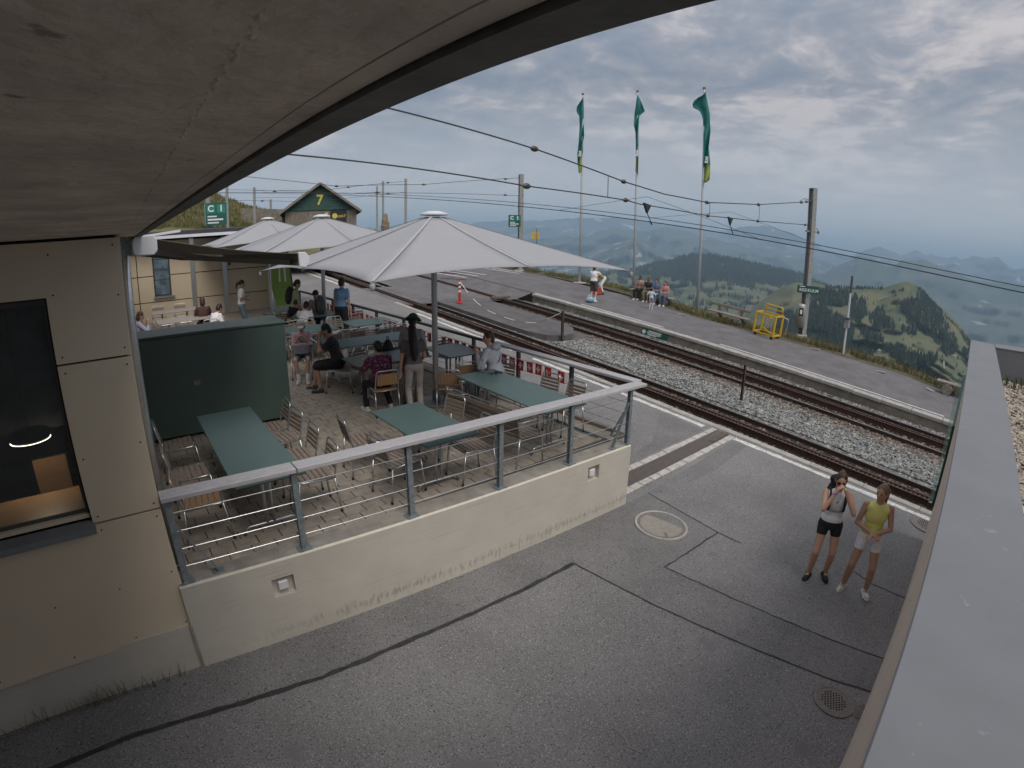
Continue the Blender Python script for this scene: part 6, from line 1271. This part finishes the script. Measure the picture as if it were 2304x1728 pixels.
def xstrap(m, w_=.022, sd=1):
    def g(c):
        pts = []
        for i in range(15):
            a = 2 * math.pi * i / 14; k = math.cos(a); q = c['chest'] + c['u'] * (.13 * math.sin(a) * 1.0 - .02) + c['xx'] * (sd * .11 * math.sin(a)) + c['f'] * (.128 * k); pts.append(c['SC'](q))
        MB().tube(pts, w_ * .5, 5).build('bag_strap', m, c['root'])
    return g
def cap_x(m, brim=True, bucket=False):
    def g(c):
        mb = MB(); s = c['s']; mb.ell(c['H3']((0, -.008, .045)), (.092 * s, .104 * s, .088 * s), c['hB'], 16, 10)
        if bucket:
            n = 20; o_ = len(mb.v)
            ring = [(.10, .045), (.15, -.005), (.153, -.012), (.10, .03)]
            for rr_, z in ring:
                for j in range(n): a = 2 * math.pi * j / n; mb.v.append(tuple(c['H3']((math.cos(a) * rr_, math.sin(a) * rr_ * 1.1, z + .02))))
            for k in range(4):
                for j in range(n): mb.f.append((o_ + k * n + j, o_ + k * n + (j + 1) % n, o_ + ((k + 1) % 4) * n + (j + 1) % n, o_ + ((k + 1) % 4) * n + j)); mb.m.append(0)
        elif brim: mb.ell(c['H3']((0, .125, .038)), (.07 * s, .075 * s, .010 * s), c['hB'], 14, 6)
        o = mb.build('hat' if bucket else 'cap', m, c['root'], smooth=True)
    return g
def both(*fs):
    def g(c):
        for f_ in fs: f_(c)
    return g
# --- the two women on the forecourt
m_white_c = cl('white', (.74, .73, .75)); m_blk = cl('black', (.014, .014, .017)); m_shw = cl('shoe_white', (.55, .58, .54)); m_shb = cl('shoe_black', (.03, .03, .033))
def w1x(c):
    s = c['s']; H3 = c['H3']
    for sd in (-1, 1): MB().ell(H3((sd * .033, .092, .010)), (.027 * s, .008 * s, .020 * s), c['hB'], 12, 8).build('sunglass_lens', m_rub, c['root'], smooth=True); MB().tube([H3((sd * .062, .085, .014)), H3((sd * .080, .0, .008))], .004, 5).build('temple', m_rub, c['root'])
    MB().tube([H3((-.01, .096, .014)), H3((.01, .096, .014))], .004, 5).build('bridge', m_rub, c['root'])
    mb = MB(); mb.ell(c['SC'](c['chest'] - c['f'] * .19 + c['u'] * .02), (.145, .10, .23), c['B'], 16, 12); mb.ell(c['SC'](c['chest'] - c['f'] * .19 + c['u'] * .24 + c['xx'] * .02), (.11, .085, .07), c['B'], 12, 8); o = c['child'](mb, 'rucksack', m_bagk, .014)
    for sd in (-1, 1):
        pts = [c['SC'](c['chest'] + c['xx'] * (sd * .105) + c['u'] * a + c['f'] * b) for a, b in ((.14, -.12), (.155, 0), (.10, .10), (-.02, .125), (-.10, .09), (-.14, -.05))]; MB().tube(bend(pts, .05), .018, 6).build('rucksack_strap', m_bagk, c['root'])
    wr = c['arm'][0][1]; MB().tube([c['SC'](wr + Vector((math.cos(a) * .029, math.sin(a) * .029, 0))) for a in rng(0, 6.28, 10)], .006, 5).build('wristband', cl('violet', (.18, .10, .3)), c['root'])
    mb = MB(); c0 = c['SC'](c['chest'] - c['u'] * .105); mb.ell(c0, (.152, .112, .026), c['B'], 18, 8); mb.build('grey_stripe', cl('grey_band', (.28, .27, .27)), c['root'], smooth=True)
    MB().ell(c['SC'](c['chest'] + c['u'] * .04 + c['f'] * .118), (.010, .006, .012)).build('pendant', m_rub, c['root'])
fz = lambda x, y: (x, y, gz(y))
person('person in white top and black shorts with sunglasses and black rucksack', fz(7.08, 1.47), 248, 1.69, .925, 0, 2, 0, 16, 4, [(.07, .20, 1.43), (-.10, .19, 1.42)], [(.125, .05, 0, 24), (-.12, -.03, 0, -10)], [(.6, .1, -1), (-.6, .1, -1)], m_white_c, 0, m_blk, .30, m_shb, ('brown', 'bun'), 'tan', .0085, .96, 0.0, extras=w1x, face=True)
def w2x(c):
    MB().ell(c['H3']((0, -.055, .075)), (.05, .05, .05), c['hB'], 12, 8).build('hair_knot', HA['blond'], c['root'], smooth=True)
person('person in yellow sleeveless top and white shorts with joined hands', fz(7.20, .91), 256, 1.70, .925, 0, 2, 0, 8, 32, [(.03, .20, 1.05), (-.03, .205, 1.04)], [(.175, .02, 0, 22), (-.15, .03, 0, -14)], [(.8, -.5, -.4), (-.8, -.5, -.4)], cl('yellow', (.66, .64, .19), .08), 0, m_white_c, .36, m_shw, ('blond', 'pony'), 'mid', .0085, .95, .02, extras=w2x)
# --- terrace guests
def tl(x, y, dz=0): return (x, y, tz(y) + dz)
SIT = dict(pel=.54)
def sit(label, x, y, az, H, top, bot, hands=None, legl=1.9, lean=6, hp=12, hy=0, feet=None, **k):
    return person(label, tl(x, y), az, H, .545, 0, lean, 0, hp, hy, hands or [(.12, .38, .80), (-.12, .38, .80)], feet or [(.10, .46, 0, 6), (-.10, .46, 0, -6)], k.pop('elb', [(.5, -.5, -.8), (-.5, -.5, -.8)]), top, k.pop('sleeve', .6), bot, legl, **k)
def bagx(c): MB().hexa(*[[c['SC'](Vector((a, b, z))) for a, b in ((-.20, .12), (.20, .12), (.20, .40), (-.20, .40))] if 0 else [c['SC'](Vector((a * w_, .27 + b * w_, z))) for a, b in ((-.20, -.10), (.20, -.10), (.20, .10), (-.20, .10))] for z, w_ in ((.60, .8), (.82, 1.05))]).build('lap_bag', cl('bag_grey', (.27, .26, .29)), c['root'], bevel=.02)
sit('person in white cap and pink shirt with a grey bag on the lap', 3.68, 10.72, 205, 1.62, cl('pink', (.50, .33, .40)), cl('denim', (.10, .14, .20)), [(.08, .30, .92), (-.08, .30, .92)], .75, 4, 26, 0, [(.10, .42, 0, 8), (-.10, .45, 0, -8)], shoe=cl('shoe_white', (.55, .58, .54)), sk='light', hair=('black', 'bob'), sock=m_white_c, wide=1.05, extras=both(cap_x(cl('cap_cream', (.60, .54, .48))), bagx, xstrap(m_bagk)))
def phx(c):
    q = c['arm'][0][1]; MB().box(-.04, .04, -.005, .005, -.02, .13, 0, Matrix.Translation(c['SC'](q + Vector((-.03, .07, 0)))) @ Matrix.Rotation(R(-50), 4, 'X')).build('phone', m_lett, c['root'])
sit('person in black shirt and black shorts leaning over a phone', 3.98, 9.55, 296, 1.74, cl('charcoal', (.035, .036, .045)), m_blk, [(.10, .34, .93), (-.08, .33, 1.02)], 1.0, 16, 30, 0, [(.14, .55, 0, 10), (-.10, .42, 0, -8)], shoe=cl('shoe_grey', (.05, .055, .055)), hair=('black', 'short'), sk='mid', build=1.08, extras=phx)
sit('person in purple patterned blouse seen from behind on the wooden chair', 4.10, 8.02, 8, 1.60, cl('purple', (.105, .022, .062), .3, 40, speck=[(26, .58, (.33, .17, .26), .05)]), m_blk, [(.10, .36, .78), (-.22, .34, .88)], 1.95, 8, 18, -10, [(.22, .22, 0, 10), (-.24, .26, 0, -20)], shoe=m_shw, hair=('black', 'short'), sk='light', build=1.1, wide=1.08, sleeve=1.4, face=False, extras=xstrap(m_bagk, .02, -1))
person('person with long black hair in grey shirt and pale trousers, standing', tl(4.52, 7.62), 20, 1.54, .925, 0, 6, 0, 18, 10, [(.16, .28, .92), (-.24, .10, .82)], None, None, cl('taupe', (.125, .108, .115)), .55, cl('pale_grey', (.34, .31, .29)), 1.95, m_shw, ('black', 'long'), 'light', .013, .95, face=False, extras=xstrap(m_bagk, .016, 1))
person('person in green bucket hat and light grey shirt, standing', tl(4.72, 8.05), 55, 1.64, .92, 0, 10, 0, 20, 0, [(.20, .28, .95), (-.18, .28, .96)], None, None, cl('lightgrey', (.34, .35, .36)), .7, cl('olive', (.12, .11, .08)), 1.95, m_shb, ('black', 'short'), 'mid', .014, 1.08, face=False, extras=cap_x(cl('hat_green', (.05, .085, .07)), False, True))
def hoodx(c):
    mb = MB(); mb.ell(c['SC'](c['nb'] - c['f'] * .09 + c['u'] * .0), (.13, .08, .07), c['B'], 14, 8); c['child'](mb, 'hood', cl('hoodie', (.36, .37, .43)), .014)
sit('person in pale hooded shirt with dark strap facing the tracks', 5.92, 7.16, 335, 1.78, cl('hoodie', (.36, .37, .43)), cl('grey_trousers', (.2, .2, .22)), [(.16, .30, .80), (-.20, .26, .92)], 1.95, 12, 8, -40, None, shoe=m_shw, hair=('brown', 'short'), sk='tan', build=1.2, wide=1.1, sleeve=1.9, face=True, extras=both(hoodx, xstrap(m_bagk, .026, 1)))
person('person in blue shirt standing by the second parasol pole', tl(5.62, 13.1), 60, 1.74, .95, 0, 4, 0, 6, 0, None, None, None, cl('blue', (.12, .22, .38)), .6, m_blk, 1.95, m_shb, ('black', 'short'), 'mid', .018, 1.05, face=False)
person('person in white shirt with ponytail standing before the pavilion wall', tl(3.66, 16.0), 95, 1.62, .92, 0, 3, 0, 16, 0, [(.04, .17, 1.16), (-.06, .20, 1.06)], None, None, m_white_c, .6, cl('jeans', (.17, .22, .27)), 1.95, m_shw, ('black', 'pony'), 'mid', .016, .97)
def bpx(m):
    def g(c): mb = MB(); mb.ell(c['SC'](c['chest'] - c['f'] * .155), (.155, .11, .25), c['B'], 14, 10); c['child'](mb, 'rucksack', m, .02)
    return g
person('person with dark rucksack and pale green shirt standing at the far group', tl(4.62, 14.05), 105, 1.70, .94, 0, 10, 0, 30, 0, [(.16, .24, .85), (-.15, .22, .86)], None, None, cl('pale_green', (.33, .36, .22)), .55, m_blk, 1.95, m_shw, ('black', 'short'), 'mid', .018, 1.0, extras=bpx(m_bagk))
sit('person in dark vest bent over the far group table', 4.5, 14.2, 150, 1.6, m_blk, m_blk, None, 1.95, 30, 30, hair=('black', 'short'), sk='mid', shoe=m_shb, vox=.018)
sit('person in white shirt with head lowered on the far group table', 4.62, 13.45, 40, 1.68, m_white_c, m_blk, None, 1.95, 42, 34, hair=('black', 'short'), sk='mid', shoe=m_shb, vox=.018)
sit('long haired person in beige top sitting at the far group table', 5.52, 14.62, 215, 1.68, cl('beige', (.36, .28, .21)), m_blk, None, 1.95, 8, 10, hair=('black', 'long'), sk='mid', shoe=m_shb, vox=.018, extras=cap_x(HA['black'], False))
sit('person in brown top sitting with the back to the camera at the pale table', 2.46, 15.62, 5, 1.66, cl('brown_top', (.075, .038, .036)), m_blk, None, 1.95, 5, 5, hair=('brown', 'bob'), sk='mid', shoe=m_shb, vox=.018, sleeve=1.5, face=False)
sit('person in white sweater leaning right at the pale table', 2.50, 14.75, 60, 1.6, m_white_c, m_blk, None, 1.95, 32, 25, hair=('black', 'short'), sk='mid', shoe=m_shb, vox=.018, sleeve=1.6)
sit('person in lavender shirt sitting by the left wall behind the cabinet', .55, 14.4, 88, 1.64, cl('lavender', (.38, .38, .50)), m_blk, [(.12, .30, 1.0), (-.1, .3, .98)], 1.95, 10, 20, hair=('brown', 'bob'), sk='mid', shoe=m_shb, vox=.018, sleeve=1.6)
# --- far platform
person('person in white shirt and brown shorts standing with a blue bag at the feet', fz(19.9, 16.85), 75, 1.72, .94, 0, 3, 0, 8, 0, [(.12, .42, 1.35), (-.08, .42, 1.34)], None, None, m_white_c, .55, cl('brown_shorts', (.075, .062, .05)), .85, m_shw, ('brown', 'short'), 'light', .02, 1.12, sock=m_white_c)
bg_ = thing('blue_bag', 'light blue and white bag lying on the far platform', 'bag', fz(19.55, 16.75)); q = MB(); q.ell((0, 0, .13), (.24, .2, .14), None, 14, 8); o = q.build('body', cl('bag_blue', (.22, .36, .48), .5, 8), bg_, smooth=True); MB().tube(bend([(-.12, 0, .2), (-.08, 0, .36), (.08, 0, .36), (.12, 0, .2)], .06), .012, 6).build('handle', m_lett, bg_)
person('person in white trousers and yellow top bending over on the far platform', fz(22.1, 18.2), 300, 1.66, .86, -.12, 62, 0, 10, 0, [(.10, .52, .62), (-.10, .52, .62)], None, None, cl('mustard', (.36, .25, .05)), .6, m_white_c, 1.8, m_shb, ('brown', 'short'), 'tan', .02, 1.0)
rb = thing('red_bag', 'red bag standing on the far platform beside the bending person', 'bag', fz(21.75, 18.15)); MB().hexa([(-.22, -.14, 0), (.22, -.14, 0), (.22, .14, 0), (-.22, .14, 0)], [(-.18, -.1, .38), (.18, -.1, .38), (.18, .1, .38), (-.18, .1, .38)]).build('body', cl('bag_red', (.30, .05, .04)), rb, bevel=.03); MB().tube(bend([(-.1, 0, .38), (-.08, 0, .55), (.08, 0, .55), (.1, 0, .38)], .05), .012, 6).build('handle', m_bagk, rb)
def sitb(label, y, az, top, bot, x=23.28, H=1.64, **k): return person(label, (x, y, gz(y) + 0.0), az, H, .555, 0, 6, 0, 6, 0, [(.10, .34, .72), (-.10, .34, .72)], [(.10, .44, 0, 6), (-.10, .46, 0, -6)], [(.5, -.5, -.8), (-.5, -.5, -.8)], top, .6, bot, 1.9, m_shw, vox=.02, **k)
sitb('person in pale pink top at the left end of the log bench', 16.55, 262, cl('rose', (.42, .27, .25)), m_blk, hair=('black', 'short'), sk='dark'); sitb('person in dark top second from the left on the log bench', 16.02, 255, cl('dark_top', (.04, .032, .034)), cl('khaki', (.2, .16, .1)), hair=('black', 'bob'), sk='dark')
sitb('person in blue shirt second from the right on the log bench', 15.48, 262, cl('blue2', (.11, .17, .30)), cl('jeans', (.17, .22, .27)), hair=('black', 'short'), sk='mid'); sitb('person in coral pink shirt at the right end of the log bench', 14.98, 258, cl('coral', (.52, .24, .24)), cl('jeans2', (.08, .12, .19)), hair=('black', 'short'), sk='mid')
person('small person in light blue top and lilac trousers standing before the bench', fz(21.6, 14.66), 60, 1.02, .90, 0, 2, 0, 0, 0, [(.28, .1, 1.0), (-.3, .2, 1.1)], None, None, cl('ice_blue', (.42, .56, .60)), .9, cl('lilac', (.42, .33, .42)), 1.95, m_shw, ('black', 'short'), 'mid', .016, 1.15, face=False)
for o in list(bpy.data.objects):
    if '_w' in o: del o['_w']
